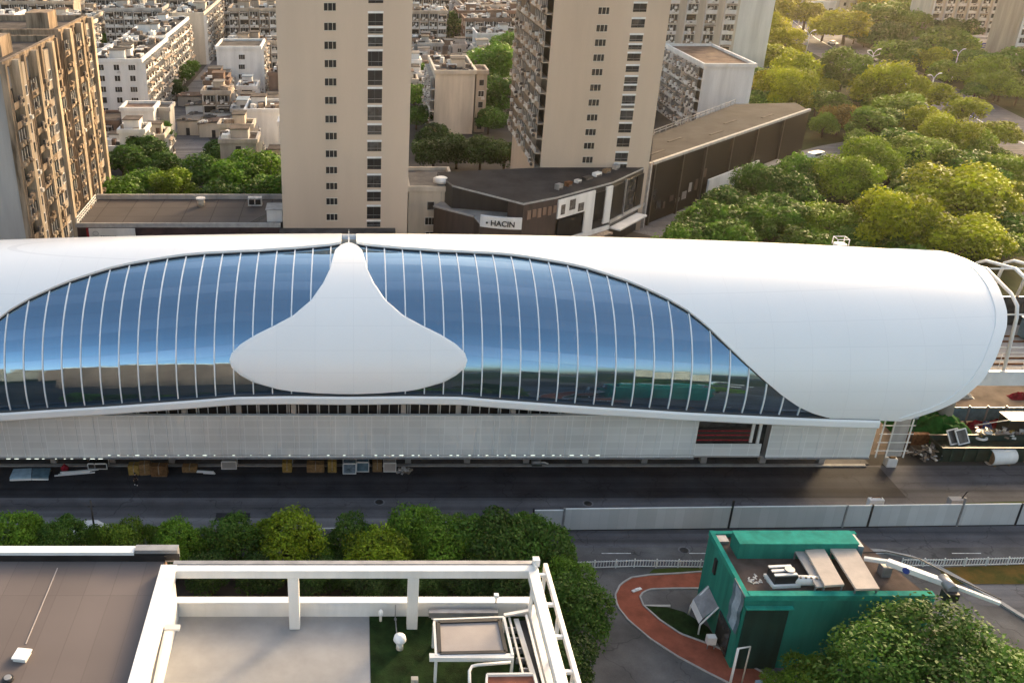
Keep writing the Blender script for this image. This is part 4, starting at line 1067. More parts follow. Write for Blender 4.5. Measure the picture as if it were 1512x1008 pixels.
# shacks and yards along the lane
G5 = 'sheds along the lane behind the flat roof'
sheds = [(282, 196, 'pale tin'), (300, 188, 'dark'), (318, 200, 'rust'), (336, 186, 'pale tin'), (292, 172, 'dark'), (312, 168, 'brown'), (334, 165, 'pale tin'), (352, 178, 'rust'), (348, 204, 'brown'), (284, 155, 'rust'), (305, 152, 'pale tin'), (150, 205, 'dark'), (160, 193, 'rust'), (330, 150, 'dark'), (352, 150, 'brown')]
rm = {'pale tin': 'roof_pale', 'dark': 'roof_dark', 'rust': 'roof_rust', 'brown': 'roof_brown'}
nth = {}
for (x, y, ro) in sheds:
    p = P(x, y); nth[ro] = nth.get(ro, 0) + 1
    side_ = 'left of the lane' if x < 200 else ('close to the low white block' if x > 330 else ('where the lane widens' if y > 170 else 'further up the lane'))
    t = thing('shed', f'small lean-to shed with {ro} roof {side_}', 'shed', (p.x, p.y, 0), brnd.uniform(-.2, .2), G5)
    wx, wy, hh = brnd.uniform(2.2, 4), brnd.uniform(2, 3.2), brnd.uniform(2.4, 4.2)
    b = MB(); b.box(-wx, wx, -wy, wy, 0, hh, brnd.choice(('wall_white', 'wall_grey', 'wall_cream'))); b.build('wall', t)
    b = MB(); m = Matrix.Translation((0, 0, hh + .35)) @ Matrix.Rotation(brnd.uniform(-.15, .15), 4, 'Y'); b.obox(m, -wx - .4, wx + .4, -wy - .4, wy + .4, -.08, .08, rm[ro])
    for k in range(3): b.obox(m, -wx + k * 1.5, -wx + k * 1.5 + brnd.uniform(.5, 1.3), -wy, -wy + brnd.uniform(.5, 1.6), .081, brnd.uniform(.2, .7), brnd.choice(('clutter_a', 'clutter_b', 'clutter_c')))
    b.build('roof', t); b = MB(); b.box(-.5, .5, -wy - .06, -wy - .002, 0, 2, 'podium_black'); b.build('door', t)

# flat podium roof on the left with balustrade, units and maroon fascia
t = thing('podium_building', 'low flat roofed building with paved roof and maroon fascia left of the first tower', 'building', (-32, 168, 0)); T = Vector(t.location)
def tb(b, name, parent=None, bevel=0):
    par = parent or t; o = b.build(name, par, None, bevel)
    if par is t: o.location = -T
    return o
b = MB(); b.box(-49.4, -13.0, 161.3, 177, 0, 6.9, 'maroon'); tb(b, 'wall')
b = MB(); b.box(-49.2, -13.2, 161.5, 176.8, 6.904, 7.0, 'paver_roof'); tb(b, 'roof')
b = MB(); b.box(-49.6, -13, 161, 161.35, 6.7, 7.5, 'kerb'); b.box(-49.6, -13, 176.9, 177.3, 6.7, 7.9, 'wall_grey'); tb(b, 'parapet')
b = MB(); b.box(-13, 7.2, 158.4, 160.9, 0, 6.5, 'maroon'); b.box(-13.1, 7.4, 158.3, 160.9, 6.503, 6.65, 'roof_dark'); tb(b, 'front_wing')
b = MB(); xs0 = PY(132, 345, 160.9).x; xs1 = PY(200, 345, 160.9).x; b.box(xs0, xs1, 160.7, 160.95, 4.0, 6.6, 'wall_white'); sgn_ = tb(b, 'sign')
b = MB()
for k in range(7): b.box(xs0 + 2.0 + k * .42, xs0 + 2.3 + k * .42, 160.64, 160.698, 5.0 - (k % 2) * .1, 5.3, 'metal_grey')
b.tube([(xs0 + 1.2 + .5 * math.cos(a), 160.66, 5.7 + .4 * math.sin(a)) for a in np.linspace(0, 6.2, 14)], .06, 'metal_grey', 5)
link('lettering', b.mesh('lettering'), sgn_)
b = MB(); b.box(xs0 - .45, xs0 - .01, 160.7, 160.95, 3.8, 6.7, 'red_cloth'); link('edge_band', b.mesh('edge_band'), sgn_)
b = MB()
p0, p1 = Vector((-49.3, 161.4, 7)), Vector((-49.3, 175, 7))
for z in (.4, .9, 1.4): b.bar(p0 + Vector((0, 0, z)), p1 + Vector((0, 0, z)), .14, .14, 'white_paint')
for k in range(12): q = p0.lerp(p1, k / 11); b.bar(q, q + Vector((0, 0, 1.5)), .16, .16, 'white_paint')
tb(b, 'balustrade')
for (px, py, lab) in ((297, 304, 'round pale vent stub at the back edge of the paved roof'), (377, 303, 'pale box unit on the back edge of the paved roof, near the tower')):
    p = P(px, py, 7.0); q = thing('roof_unit', lab, 'roof unit', p)
    b = MB()
    if px < 350: b.tube([(0, 0, 0), (0, 0, 1.3)], .7, 'wall_cream', 14); b.build('body', q); b = MB(); b.tube([(0, 0, 1.3), (0, 0, 1.6)], .9, 'wall_white', 14); b.build('cap', q)
    else:
        b.box(-1.3, 1.3, -.6, .6, 0, 1.6, 'clutter_a'); b.build('body', q); b = MB(); b.box(-1.1, -.1, -.68, -.602, .3, 1.3, 'pane_dark'); b.box(.1, 1.1, -.68, -.602, .3, 1.3, 'pane_dark'); b.build('grille', q)
p = P(408, 325, 7); q = thing('stair_hut', 'small white stair hut on the paved roof against the first tower', 'hut', p)
b = MB(); b.box(-1.6, 1.2, -1, 2.5, 0, 2.2, 'wall_white'); b.build('wall', q); b = MB(); b.box(-1.8, 1.4, -1.2, 2.7, 2.203, 2.4, 'kerb'); b.build('roof', q)
p = P(385, 322, 7); q = thing('ladder', 'dark metal ladder lying on the paved roof near the white hut', 'ladder', p, R(62))
b = MB(); b.box(-3, 3, -.35, -.25, .02, .12, 'black_part'); b.box(-3, 3, .25, .35, .02, .12, 'black_part')
for k in range(10): b.box(-2.8 + k * .6, -2.74 + k * .6, -.249, .249, .04, .1, 'black_part')
b.build('frame', q)
# low beige house right of tower one
block('low beige house with two rows of dark windows between tower and dark podium', 10.3, 18.6, 171, 184, 10.6, 'wall_cream', 'roof_pale', front='win', side='none', extras=False)

# dark podium under the second tower and the long black shed
t = thing('podium_building', 'dark brown faceted podium with white sign band under the second tower', 'building', (45, 175, 0)); T = Vector(t.location)
ZP = 12.3
poly = [P(668, 276, ZP), P(645, 257, ZP), P(798, 250, ZP), P(959, 246, ZP), P(905, 271, ZP), P(824, 293, ZP), P(773, 303, ZP)]
ZT = 8.3
W_ = P(752, 314, ZT); upw = poly[:6] + [W_]
b = MB(); b.prism(upw, ZT, ZP, 'podium_black'); tb(b, 'upper_wall')
b = MB(); b.prism(poly, ZP + .004, ZP + .35, 'kerb', 'podium_roof'); tb(b, 'roof')
lowp = [P(641, 305, ZT), P(700, 320, ZT), P(709, 331, ZT), poly[6], poly[6].lerp(poly[5], .5) + Vector((-1, 6, 0)), P(790, 290, ZT), P(660, 288, ZT)]
b = MB(); b.prism(lowp, 0, ZT - .2, 'podium_brown'); tb(b, 'lower_wall')
b = MB(); b.prism(lowp, ZT - .196, ZT - .002, 'kerb', 'wall_grey'); tb(b, 'terrace')
b = MB(); b.prism([poly[6] + Vector((.05, -.1, 0)), poly[5] + Vector((-.05, -.1, 0)), poly[5] + Vector((-3, 4, 0)), poly[6] + Vector((-2, 4, 0))], 0, ZP - .004, 'podium_brown'); tb(b, 'corner_wall')
b = MB(); d_ = (poly[5] - poly[6]); m_ = Matrix.Translation((poly[6].x, poly[6].y, 0)) @ Matrix.Rotation(math.atan2(d_.y, d_.x), 4, 'Z')
for k in range(6): b.obox(m_, .8 + k * 1.15, 1.6 + k * 1.15, -.3, -.15, 9.6 + (k % 2) * .25, 11.2, 'wall_brown')
tb(b, 'ghost_sign')
b = MB(); b.bar(lowp[0] + Vector((0, 0, .1)), lowp[1] + Vector((0, 0, .1)), .7, .25, 'stone_grey'); tb(b, 'terrace_edge')
# curved white sign band with dark lettering
s0, s1 = P(709, 331, ZT), poly[6].copy(); s0.z = s1.z = ZT
dv = (s1 - s0); L = dv.length; ang = math.atan2(dv.y, dv.x)
sgp = bpy.data.objects.new('sign', None)
b = MB(); N = 14
for i in range(N):
    x0_, x1_ = L * i / N, L * (i + 1) / N
    f = lambda x: -.9 * math.sin(math.pi * x / L) * .5 - .35
    b.face([(x0_, f(x0_), 0), (x1_, f(x1_), 0), (x1_, f(x1_), 2.0), (x0_, f(x0_), 2.0)], 'wall_white'); b.face([(x0_, f(x0_), 2.0), (x1_, f(x1_), 2.0), (x1_, f(x1_) + .6, 2.0), (x0_, f(x0_) + .6, 2.0)], 'wall_white')
    b.face([(x0_, f(x0_) + .6, 0), (x0_, f(x0_) + .6, 2.0), (x1_, f(x1_) + .6, 2.0), (x1_, f(x1_) + .6, 0)], 'wall_white')
sg = b.build('sign', t); sg.location = Vector((s0.x, s0.y, 8.0)) - T; sg.rotation_euler.z = ang
fc = bpy.data.curves.new('sign_text', 'FONT'); fc.body = '• HACIN'; fc.size = 1.35; fc.extrude = .03; fc.offset = .03
fo = bpy.data.objects.new('lettering', fc); C.objects.link(fo)
dg = bpy.context.evaluated_depsgraph_get(); me = bpy.data.meshes.new_from_object(fo.evaluated_get(dg)); bpy.data.objects.remove(fo); me.materials.clear(); me.materials.append(M['black_part'])
o = link('lettering', me, sg, (L * .14, -.90, .5)); o.rotation_euler = (R(90), 0, 0)
def wall_run(p, q, items, parent_off):        # boxes along a facade from p to q: (u0, u1, z0, z1, depth, mat, name)
    d = (q - p); L = Vector((d.x, d.y, 0)).length; a = math.atan2(d.y, d.x)
    mtx = Matrix.Translation((p.x, p.y, 0)) @ Matrix.Rotation(a, 4, 'Z')
    for (u0, u1, z0, z1, dep, m, nm) in items:
        b = MB(); b.obox(mtx, u0 * L, u1 * L, -dep, -.002, z0, z1, m); tb(b, nm)
pA, pB, pC = P(824, 293, ZP), P(905, 271, ZP), P(959, 246, ZP)
b = MB(); b.prism([pA, pB, pC, pC + Vector((-9, 9, 0)), pA + Vector((-8, 6, 0))], 0, 5.798, 'podium_black'); tb(b, 'lower_wall')
wall_run(pA, pB, [(.0, .5, 8.6, 12.0, .3, 'wall_white', 'facade_panel'), (.03, .46, 4.6, 8.2, .15, 'pane_dark', 'shop_window'), (0, 1, 3.6, 4.4, .4, 'wall_white', 'facade_panel'), (.5, .66, 4.41, 12, .32, 'wall_white', 'facade_panel'), (.68, .86, 6, 11.4, .2, 'pane_dark', 'shop_window'), (.87, .99, 5, 12, .34, 'wall_white', 'facade_panel'), (.05, .12, 9.2, 11, .36, 'clutter_b', 'grille'), (.2, .3, 9.6, 11.5, .37, 'clutter_b', 'grille'), (.36, .46, 8.9, 10.4, .36, 'clutter_b', 'grille'), (.55, .95, 3.2, 3.55, 1.9, 'clutter_c', 'awning'), (.1, .5, 0, 3.5, .3, 'wall_pink', 'facade_panel'), (.6, .9, .5, 3, .3, 'carton_dark', 'shop_window')], 0)
wall_run(pB, pC, [(.02, .32, 5.4, 11.6, .2, 'pane_dark', 'shop_window'), (.36, .62, 5.4, 11.6, .2, 'pane_mid', 'shop_window'), (.66, .94, 5.4, 11.6, .2, 'pane_dark', 'shop_window'), (.33, .35, 4.8, 12, .4, 'metal_grey', 'downpipe'), (.0, .98, 4.6, 5.2, .35, 'wall_grey', 'facade_panel'), (.05, .8, 3.4, 3.7, 2.2, 'wall_white', 'awning'), (.96, 1.0, 0, 13.2, .6, 'kerb', 'downpipe')], 0)
for (px, py, lab) in ((650, 270, 'white round topped drum vent at the left corner of the dark podium'),):
    p = P(px, 296, 8.3); q = thing('drum_vent', lab, 'vent', p); b = MB(); b.tube([(0, 0, 0), (0, 0, 3.6)], .9, 'metal_grey', 14); b.build('body', q); b = MB(); b.tube([(0, 0, 3.6), (0, 0, 4.2), (0, 0, 4.5)], [1.5, 1.5, .9], 'white_paint', 18); b.build('cap', q)
r_ = random.Random(8)
for k in range(7):
    p = P(840 + k * 14, 283 - k * 5, ZP + .25); q = thing('roof_box', ['grey box unit', 'small rusty crate', 'pale air conditioner', 'dark duct piece', 'white tank', 'brown plank stack', 'grey bundle'][k] + ' by the edge of the dark podium roof', 'roof unit', p + Vector((-1.6, 1.2, 0)), R(40))
    b = MB(); s_ = r_.uniform(.5, 1.1); b.box(-s_, s_, -.5, .5, 0, r_.uniform(.5, 1.1), ['metal_grey', 'rust', 'clutter_a', 'black_part', 'white_paint', 'timber', 'stone_grey'][k]); b.build('body', q, bevel=.06)
    b = MB(); b.box(-s_ * .8, s_ * .8, -.56, -.502, .1, .4, 'clutter_b'); b.build('grille', q)
# long black shed
t = thing('long_shed', 'long shed with black louvred wall and grey brown roof running off beside the park', 'building', (88, 215, 0)); T = Vector(t.location)
rp = [P(959, 246, ZP), P(1195, 165, ZP), P(1175, 153, ZP), P(1085, 155, ZP), P(965, 201, ZP)]
b = MB(); b.prism([rp[0] + Vector((.3, .6, 0))] + rp[1:4] + [rp[4]], 0, ZP, 'louvre_dark'); tb(b, 'wall')
b = MB(); b.prism([rp[0] + Vector((.3, .6, 0))] + rp[1:4] + [rp[4]], ZP + .004, ZP + .2, 'kerb', 'podium_roof'); tb(b, 'roof')
d = rp[1] - rp[0]; a = math.atan2(d.y, d.x); L = d.length; mtx = Matrix.Translation((rp[0].x, rp[0].y, 0)) @ Matrix.Rotation(a, 4, 'Z')
b = MB(); b.obox(mtx, 1.0, L, -.35, .3, ZP + .21, ZP + .75, 'kerb'); tb(b, 'parapet')
for u in (0.02, .17, .30, .46, .62, .8): b = MB(); b.obox(mtx, L * u, L * u + .5, -.5, -.002, 0, ZP + .2, 'podium_black'); tb(b, 'buttress')
b = MB(); b.obox(mtx, L * .34, L * .66, -.8, -.4, 1.2, 5.0, 'wall_white'); tb(b, 'sign_board')
r_ = random.Random(17)
for k in range(9):
    u = .03 + k * .035; b = MB(); z_ = r_.uniform(1.5, 8); b.obox(mtx, L * u, L * u + r_.uniform(.8, 2.0), -.16, -.002, z_, z_ + r_.uniform(.6, 2.4), r_.choice(('wall_grey', 'metal_grey', 'pane_mid', 'podium_brown', 'clutter_c'))); tb(b, 'wall_patch')
b = MB()
for k in range(5): u = .10 + k * .17; b.obox(mtx, L * u, L * u + 5.5, 4 + (k % 2) * 3, 4.6 + (k % 2) * 3, ZP + .21, ZP + .3, 'roof_dark')
tb(b, 'roof_seam')
b = MB(); b.obox(mtx, L * .66, L * .8, -2.4, -.4, 1.4, 3.4, 'metal_grey'); tb(b, 'canopy')
b = MB(); q0, q1 = rp[4], rp[3]
for z in (.5, 1.1): b.bar(q0 + Vector((0, 0, z + .2)), q1 + Vector((0, 0, z + .2)), .1, .1, 'wall_grey')
for k in range(16): q = q0.lerp(q1, k / 15) + Vector((0, 0, .2)); b.bar(q, q + Vector((0, 0, 1.2)), .14, .14, 'wall_grey')
tb(b, 'railing')

# vehicles by the shed and on the boulevard
def car(label, p, rz, paint, van=False):
    t = thing('parked_car', label, 'van' if van else 'car', p, rz, 'vehicles behind the station')
    L, W, Hh = (5.4, 1.9, 2.2) if van else (4.5, 1.8, 1.45)
    b = MB(); prof = [(-L / 2, .35), (-L / 2, .85), (-L * .47, 1.0), (-L * .28, Hh if van else .98), (L / 2, Hh if van else .98), (L / 2, .35)] if van else [(-L / 2, .35), (-L / 2, .7), (-L * .25, .9), (-L * .1, Hh), (L * .25, Hh), (L * .4, .95), (L / 2, .9), (L / 2, .35)]
    for y in (-W / 2, W / 2):
        f = [(x, y, z) for x, z in prof]; b.face(f if y < 0 else f[::-1], paint)
    for (x0, z0), (x1, z1) in zip(prof, prof[1:] + prof[:1]): b.face([(x0, -W / 2, z0), (x0, W / 2, z0), (x1, W / 2, z1), (x1, -W / 2, z1)], paint)
    b.build('body', t, bevel=.06)
    b = MB(); b.box(-L * .16, L * .28, -W / 2 - .01, W / 2 + .01, Hh * .68, Hh * .9, 'pane_dark'); b.build('window', t)
    for x in (-L * .3, L * .3):
        for y in (-W / 2, W / 2):
            b = MB(); b.tube([(x, y - .1, .32), (x, y + .1, .32)], .32, 'black_part', 12); b.build('wheel', t)
    return t
car('white van parked at the end of the black shed by the side street', P(1200, 238), R(30), 'car_paint_white', True)
car('white car under the louvred wall behind the white board', P(1150, 243), R(40), 'car_paint_white')
car('dark car beside the louvred wall, next to the white car', P(1165, 232), R(40), 'car_paint_dark')
for i, (x, y, c) in enumerate(((1230, 66, 'car_paint_white'), (1345, 118, 'car_paint_white'), (1290, 92, 'car_paint_dark'), (1425, 166, 'car_paint_white'))):
    car(['white car far along the boulevard at the bend', 'white car on the boulevard between the double lamps', 'dark car on the boulevard behind the crossbar lamp', 'white car on the boulevard near the right edge'][i], P(x, y), R(118), c)
# double armed street lamps
def lamp(label, px, py, pyt, cross=False):
    p = P(px, py); hh = PY(px, pyt, p.y).z
    t = thing('street_lamp', label, 'street lamp', p, R(30), 'double armed boulevard lamps')
    b = MB(); b.tube([(0, 0, 0), (0, 0, hh * .5), (0, 0, hh - 1.2)], [.28, .22, .16], 'white_paint', 8); b.build('pole', t)
    for s in (-1, 1):
        b = MB(); b.tube([(0, 0, hh - 1.4), (s * 1.2, 0, hh - .3), (s * 2.6, 0, hh)], [.14, .12, .1], 'white_paint', 6); b.build('arm', t)
        b = MB(); b.box(s * 2.9 - .8, s * 2.9 + .8, -.22, .22, hh - .05, hh + .16, 'white_paint'); b.build('lamp_head', t)
        if cross:
            b = MB(); b.tube([(0, 0, hh - 2.2), (0, s * 2.2, hh - 1.2), (s * .6, s * 2.6, hh - .6)], .12, 'white_paint', 6); b.build('arm', t)
lamp('double armed white lamp behind the dense middle trees', 1372, 142, 110)
lamp('white lamp with four arms beside the boulevard', 1281, 118, 74, True)
lamp('double armed white lamp in the belt below the cream flats', 1405, 118, 74)
lamp('double armed white lamp in the belt left of the cream flats', 1327, 74, 45)
lamp('thin white lamp at the far bend of the boulevard', 1189, 80, 46)
lamp('furthest thin white lamp at the top of the boulevard', 1178, 40, 10)
# blocks across the river of rooftops seen only as reflections in the glass
for i, (x0, x1, y0, hh, wa) in enumerate(((-100, -70, -60, 40, 'wall_tan'), (-66, -52, -62, 38, 'wall_pink'), (-160, -125, -70, 40, 'wall_tan'), (92, 112, -110, 30, 'wall_cream'))):
    t = thing('apartment_block', ['tan slab block mirrored in the left glass wall', 'pinkish slab block mirrored left of the bell panel', 'tan block mirrored at the left edge of the glass', 'cream block mirrored in the right glass wall'][i], 'building', ((x0 + x1) / 2, y0, 0))
    b = MB(); hw = (x1 - x0) / 2; b.box(-hw, hw, -14, 0, 0, hh, wa); b.build('wall', t)
    b = MB(); b.box(-hw - .4, hw + .4, -14.4, .4, hh + .003, hh + 1.2, 'ochre_wall'); b.build('roof', t)
    for s in range(int(hh // 4)):
        b = MB(); b.box(-hw + 1, hw - 1, .002, .1, s * 4 + 1.2, s * 4 + 2.6, 'pane_mid'); b.build('window_band', t)

# ------------------------------------------------------------------ near rooftops
ZR = 20.0
t = thing('brown_roof_building', 'near building with flat plum brown roof at the lower left', 'building', (-26, 30, 0)); T = Vector(t.location)
b = MB(); b.box(-46, -11.75, 8, 47.75, 0, 23.99, 'wall_brown'); tb(b, 'wall')
b = MB(); b.box(-45.8, -11.76, 8.2, 47.1, 23.994, 24.06, 'terrace_brown')
tb(b, 'roof')
b = MB(); b.box(-46.2, -13.6, 47.15, 47.8, 23.9, 24.72, 'white_steel'); b.box(-46.2, -11.7, 47.11, 47.14, 24.06, 24.5, 'podium_black'); tb(b, 'parapet')
b = MB(); b.box(-13.55, -10.9, 47.2, 47.75, 23.95, 24.85, 'metal_grey'); b.box(-14.0, -10.8, 47.16, 47.19, 24.1, 24.6, 'black_part'); tb(b, 'gutter_box')
b = MB(); q = [P(244, 858, 24.065), P(251, 858, 24.065), P(237, 910, 24.065), P(222, 910, 24.065)]; b.prism(q, 24.064, 24.1, 'terrace_panel'); tb(b, 'flashing')
b = MB(); b.bar(P(85, 838, 24.08), P(38, 950, 24.08), .06, .03, 'terrace_panel'); tb(b, 'membrane_seam')
p = P(33, 970, 24.06); q = thing('roof_hatch', 'small white square hatch on the plum brown roof', 'hatch', p, R(-8))
b = MB(); b.box(-.36, .36, -.36, .36, 0, .18, 'white_paint'); b.build('curb', q); b = MB(); b.box(-.42, .42, -.42, .42, .182, .28, 'white_panel'); b.build('lid', q, bevel=.03)
p = P(12, 1003, 24.06); q = thing('roof_drain', 'dark round drain at the bottom edge of the plum brown roof', 'drain', p)
b = MB(); b.tube([(0, 0, 0), (0, 0, .12)], .3, 'black_part', 14); b.build('body', q); b = MB(); b.tube([(0, 0, .12), (0, 0, .2)], .2, 'metal_grey', 12); b.build('grate', q)

t = thing('terrace_building', 'near building with white framed roof terrace, concrete floor and green turf', 'building', (0, 30, 0)); T = Vector(t.location)
b = MB(); b.box(-11.6, 11.6, 8, 47.5, 0, 19.9, 'wall_tan'); tb(b, 'wall')
b = MB(); b.box(-11.2, 1.0, 8.2, 46.7, 19.904, 20.0, 'terrace_concrete'); tb(b, 'floor')
b = MB(); b.box(1.002, 11.0, 8.2, 46.7, 19.904, 20.03, 'turf'); tb(b, 'turf')
b = MB(); b.box(-11.6, 11.3, 46.7, 47.12, 19.9, 21.1, 'white_paint'); b.box(-11.6, 11.3, 46.62, 47.2, 21.103, 21.2, 'white_steel'); tb(b, 'parapet', bevel=.02)
b = MB(); b.box(11.0, 11.4, 8.2, 46.69, 19.9, 21.0, 'white_paint'); tb(b, 'parapet', bevel=.02)
b = MB(); b.box(-11.6, -11.1, 8.2, 46.6, 19.9, 24.05, 'white_paint'); tb(b, 'side_wall')
b = MB(); b.box(-11.74, -10.75, 8.2, 46.1, 24.06, 24.65, 'white_paint'); tb(b, 'beam', bevel=.03)
b = MB(); b.box(-10.9, 11.2, 45.5, 46.1, 24.05, 24.62, 'white_paint'); tb(b, 'beam', bevel=.03)
b = MB(); b.box(-11.0, 11.0, 46.12, 46.45, 24.35, 24.66, 'metal_grey'); tb(b, 'gutter')
for px in (434, 609.5):
    x = PY(px, 880, 45.8).x; b = MB(); b.box(x - .33, x + .33, 45.5, 46.1, 20.03, 24.046, 'white_paint'); tb(b, 'column', bevel=.03)
b = MB(); b.box(10.55, 11.15, 8.2, 45.48, 24.1, 24.65, 'white_paint'); tb(b, 'beam', bevel=.03)
b = MB(); b.box(11.6, 11.85, 8.2, 46.3, 24.2, 24.6, 'white_paint'); tb(b, 'beam', bevel=.03)
for k in range(14): y = 45.4 - k * 2.6; b = MB(); b.box(11.152, 11.598, y - .1, y + .1, 24.3, 24.5, 'white_steel'); tb(b, 'spacer')
for k in range(9): y = 46.2 - k * 4.2; b = MB(); b.box(11.62, 11.82, y - .1, y + .1, 21.0, 24.19, 'white_paint'); tb(b, 'post')
b = MB(); b.box(10.95, 11.05, 45.6, 46.2, 20.9, 24.9, 'white_paint'); b.box(10.9, 11.3, 45.9, 46.3, 24.63, 25.1, 'white_paint'); tb(b, 'corner_post')
b = MB(); b.tube([(-11.05, 40.6, 23.3), (-10.95, 40.9, 23.9), (-10.9, 41.6, 24.0), (-10.95, 42.0, 23.4), (-11.05, 38.0, 22.5)], .07, 'metal_grey', 7); tb(b, 'hook_pipe')
p = P(252, 936, 23.2); b = MB(); b.box(-11.098, -10.2, 42.6, 43.0, 22.6, 22.75, 'white_steel'); tb(b, 'bracket')
# things on the terrace
def mush(label, px, py, hh, r):
    p = P(px, py, 20.03); q = thing('vent_cap', label, 'vent', p); b = MB(); b.tube([(0, 0, 0), (0, 0, hh * .6)], r * .55, 'white_paint', 12); b.build('stem', q)
    b = MB(); b.tube([(0, 0, hh * .5), (0, 0, hh * .62), (0, 0, hh * .85), (0, 0, hh)], [r * .8, r, r * .85, r * .3], 'white_panel', 16); b.build('cap', q); return p
p = mush('white domed vent on the turf with conduit running to the parapet', 590, 957, 1.15, .40)
q = thing('conduit', 'thin grey conduit along the turf from parapet to the domed vent', 'pipe', (p.x - .1, p.y + .3, 20.05)); b = MB(); b.tube([(0, 0, .04), (-.06, 46.55 - p.y - .3, .04), (-.06, 46.58 - p.y - .3, 1.0)], .04, 'metal_grey', 6); b.build('pipe', q); b = MB(); b.box(-.14, .02, 46.3 - p.y - .3, 46.4 - p.y - .3, 0, .1, 'metal_grey'); b.build('clip', q)
mush('smaller white pipe vent at the turf edge by the parapet', 562, 916, .9, .16)
q = thing('faucet_post', 'short white tap post on the turf at the bottom edge', 'tap', P(612, 1010, 20.03)); b = MB(); b.box(-.2, .2, -.15, .15, 0, .5, 'wall_cream'); b.build('post', q); b = MB(); b.tube([(0, -.15, .4), (0, -.35, .38)], .04, 'metal_grey', 6); b.build('spout', q)
q = thing('roof_canopy', 'pinkish grey canopy panel with black border on white frame over the turf', 'canopy', (0, 0, 20.03)); c = [P(647, 919, 22), P(737, 916, 22), P(747, 963, 22), P(649, 965, 22)]
q.location = (c[3].x, c[3].y, 20.03); o_ = Vector(q.location)
def qb(b, nm, bevel=0): o = b.build(nm, q, -o_, bevel); return o
b = MB(); b.prism(c, 21.9, 22.0, 'terrace_panel'); qb(b, 'panel')
b = MB()
for i in range(4): b.bar(c[i] + Vector((0, 0, .02)), c[(i + 1) % 4] + Vector((0, 0, .02)), .22, .16, 'black_part')
qb(b, 'border')
b = MB(); b.bar(P(634, 970, 21.9), P(758, 970, 21.9), .36, .3, 'white_paint'); qb(b, 'front_beam')
b = MB(); b.bar(P(641, 918, 22), P(644, 968, 22), .14, .14, 'white_paint'); b.bar(P(744, 912, 22), P(757, 968, 22), .16, .16, 'white_paint'); b.bar(P(640, 915, 22), P(744, 911, 22), .12, .14, 'white_paint'); qb(b, 'side_rail')
for (x, y) in ((641, 918), (644, 968), (744, 912), (757, 968)):
    p = P(x, y, 22); b = MB(); b.box(p.x - .08, p.x + .08, p.y - .08, p.y + .08, 20.03, 21.83, 'white_paint'); qb(b, 'leg')
q = thing('roof_canopy', 'terracotta topped canopy with curved white pipe rail at the bottom edge', 'canopy', (8.8, 38.5, 20.03)); o_ = Vector(q.location)
c = [P(719, 997, 22), P(788, 996, 22), P(802, 1050, 22), P(716, 1050, 22)]
b = MB(); b.prism(c, 21.85, 21.98, 'terracotta'); qb(b, 'panel')
b = MB()
for i in range(4): b.bar(c[i] + Vector((0, 0, .05)), c[(i + 1) % 4] + Vector((0, 0, .05)), .12, .2, 'white_paint')
qb(b, 'border')
b = MB(); b.tube([P(694, 1040, 21.9), P(693, 990, 21.9), P(697, 983, 21.9), P(706, 981, 21.9), P(754, 977, 21.9)], .09, 'white_paint', 8); qb(b, 'pipe_rail')
for k, i in enumerate(c): b = MB(); b.box(i.x - .06, i.x + .06, i.y - .06, i.y + .06, 20.03, 21.85, 'white_paint'); qb(b, 'leg')
q = thing('pipe_rack', 'white pipes and trays running along the right edge of the turf', 'pipes', (10, 40, 20.03)); o_ = Vector(q.location)
for (px0, py0, px1, py1, z, wd) in ((752, 912, 776, 1010, 20.6, .12), (762, 914, 792, 1012, 20.5, .3), (777, 908, 803, 1012, 21.4, .14), (744, 908, 786, 900, 20.9, .22)):
    b = MB(); b.bar(P(px0, py0, z), P(px1, py1, z), wd, .14, 'white_paint'); qb(b, 'pipe')
b = MB(); b.prism([P(766, 918, 20.1), P(779, 916, 20.1), P(797, 1010, 20.1), P(780, 1010, 20.1)], 20.05, 20.2, 'podium_black'); qb(b, 'tray')
b = MB(); b.bar(P(633, 905, 20.7), P(735, 905, 20.7), .35, .4, 'metal_grey'); b.bar(P(637, 909, 20.4), P(685, 908, 20.4), .3, .3, 'white_steel'); qb(b, 'duct')
for k in range(6):
    p = P(756 + k * 5, 925 + k * 15, 20.5); b = MB(); b.box(p.x - .35, p.x + .35, p.y - .06, p.y + .06, 20.03, 20.45, 'metal_grey'); qb(b, 'bracket')
q = thing('floodlight', 'small white lamp on a stub at the terrace parapet near the right corner', 'lamp', P(732, 890, 21.2)); b = MB(); b.tube([(0, 0, 0), (0, 0, .5)], .05, 'white_paint', 7); b.build('stub', q); b = MB(); b.box(-.14, .14, -.12, .12, .5, .72, 'white_panel'); b.build('head', q)

# ------------------------------------------------------------------ green wrapped building
t = thing('green_building', 'green clad building with soil brown roof at the lower right', 'building', (41, 67, 0)); T = Vector(t.location)
GA, GB = 71.4, 62.5; gx = 33.0; gl = [(gx, GB), (49.0, GB), (46.4, GA), (gx, GA)]
b = MB(); b.prism(gl, 0, 7.55, 'green_wall', 'roof_soil'); tb(b, 'wall')
b = MB(); b.prism([(gx + .35, GB + .6), (48.6, GB + .6), (46.1, GA - .4), (gx + .35, GA - .4)], 7.554, 7.62, 'roof_soil'); tb(b, 'roof')
b = MB(); b.box(gx - .05, gx + .34, GB - .05, GA + .05, 7.553, 8.05, 'green_top'); tb(b, 'parapet')
b = MB(); b.box(gx + .342, 48.95, GB - .05, GB + .58, 7.553, 8.1, 'green_top'); tb(b, 'parapet')
b = MB(); b.box(gx + .342, 46.4, GA - .38, GA + .05, 7.553, 8.0, 'green_top'); tb(b, 'parapet')
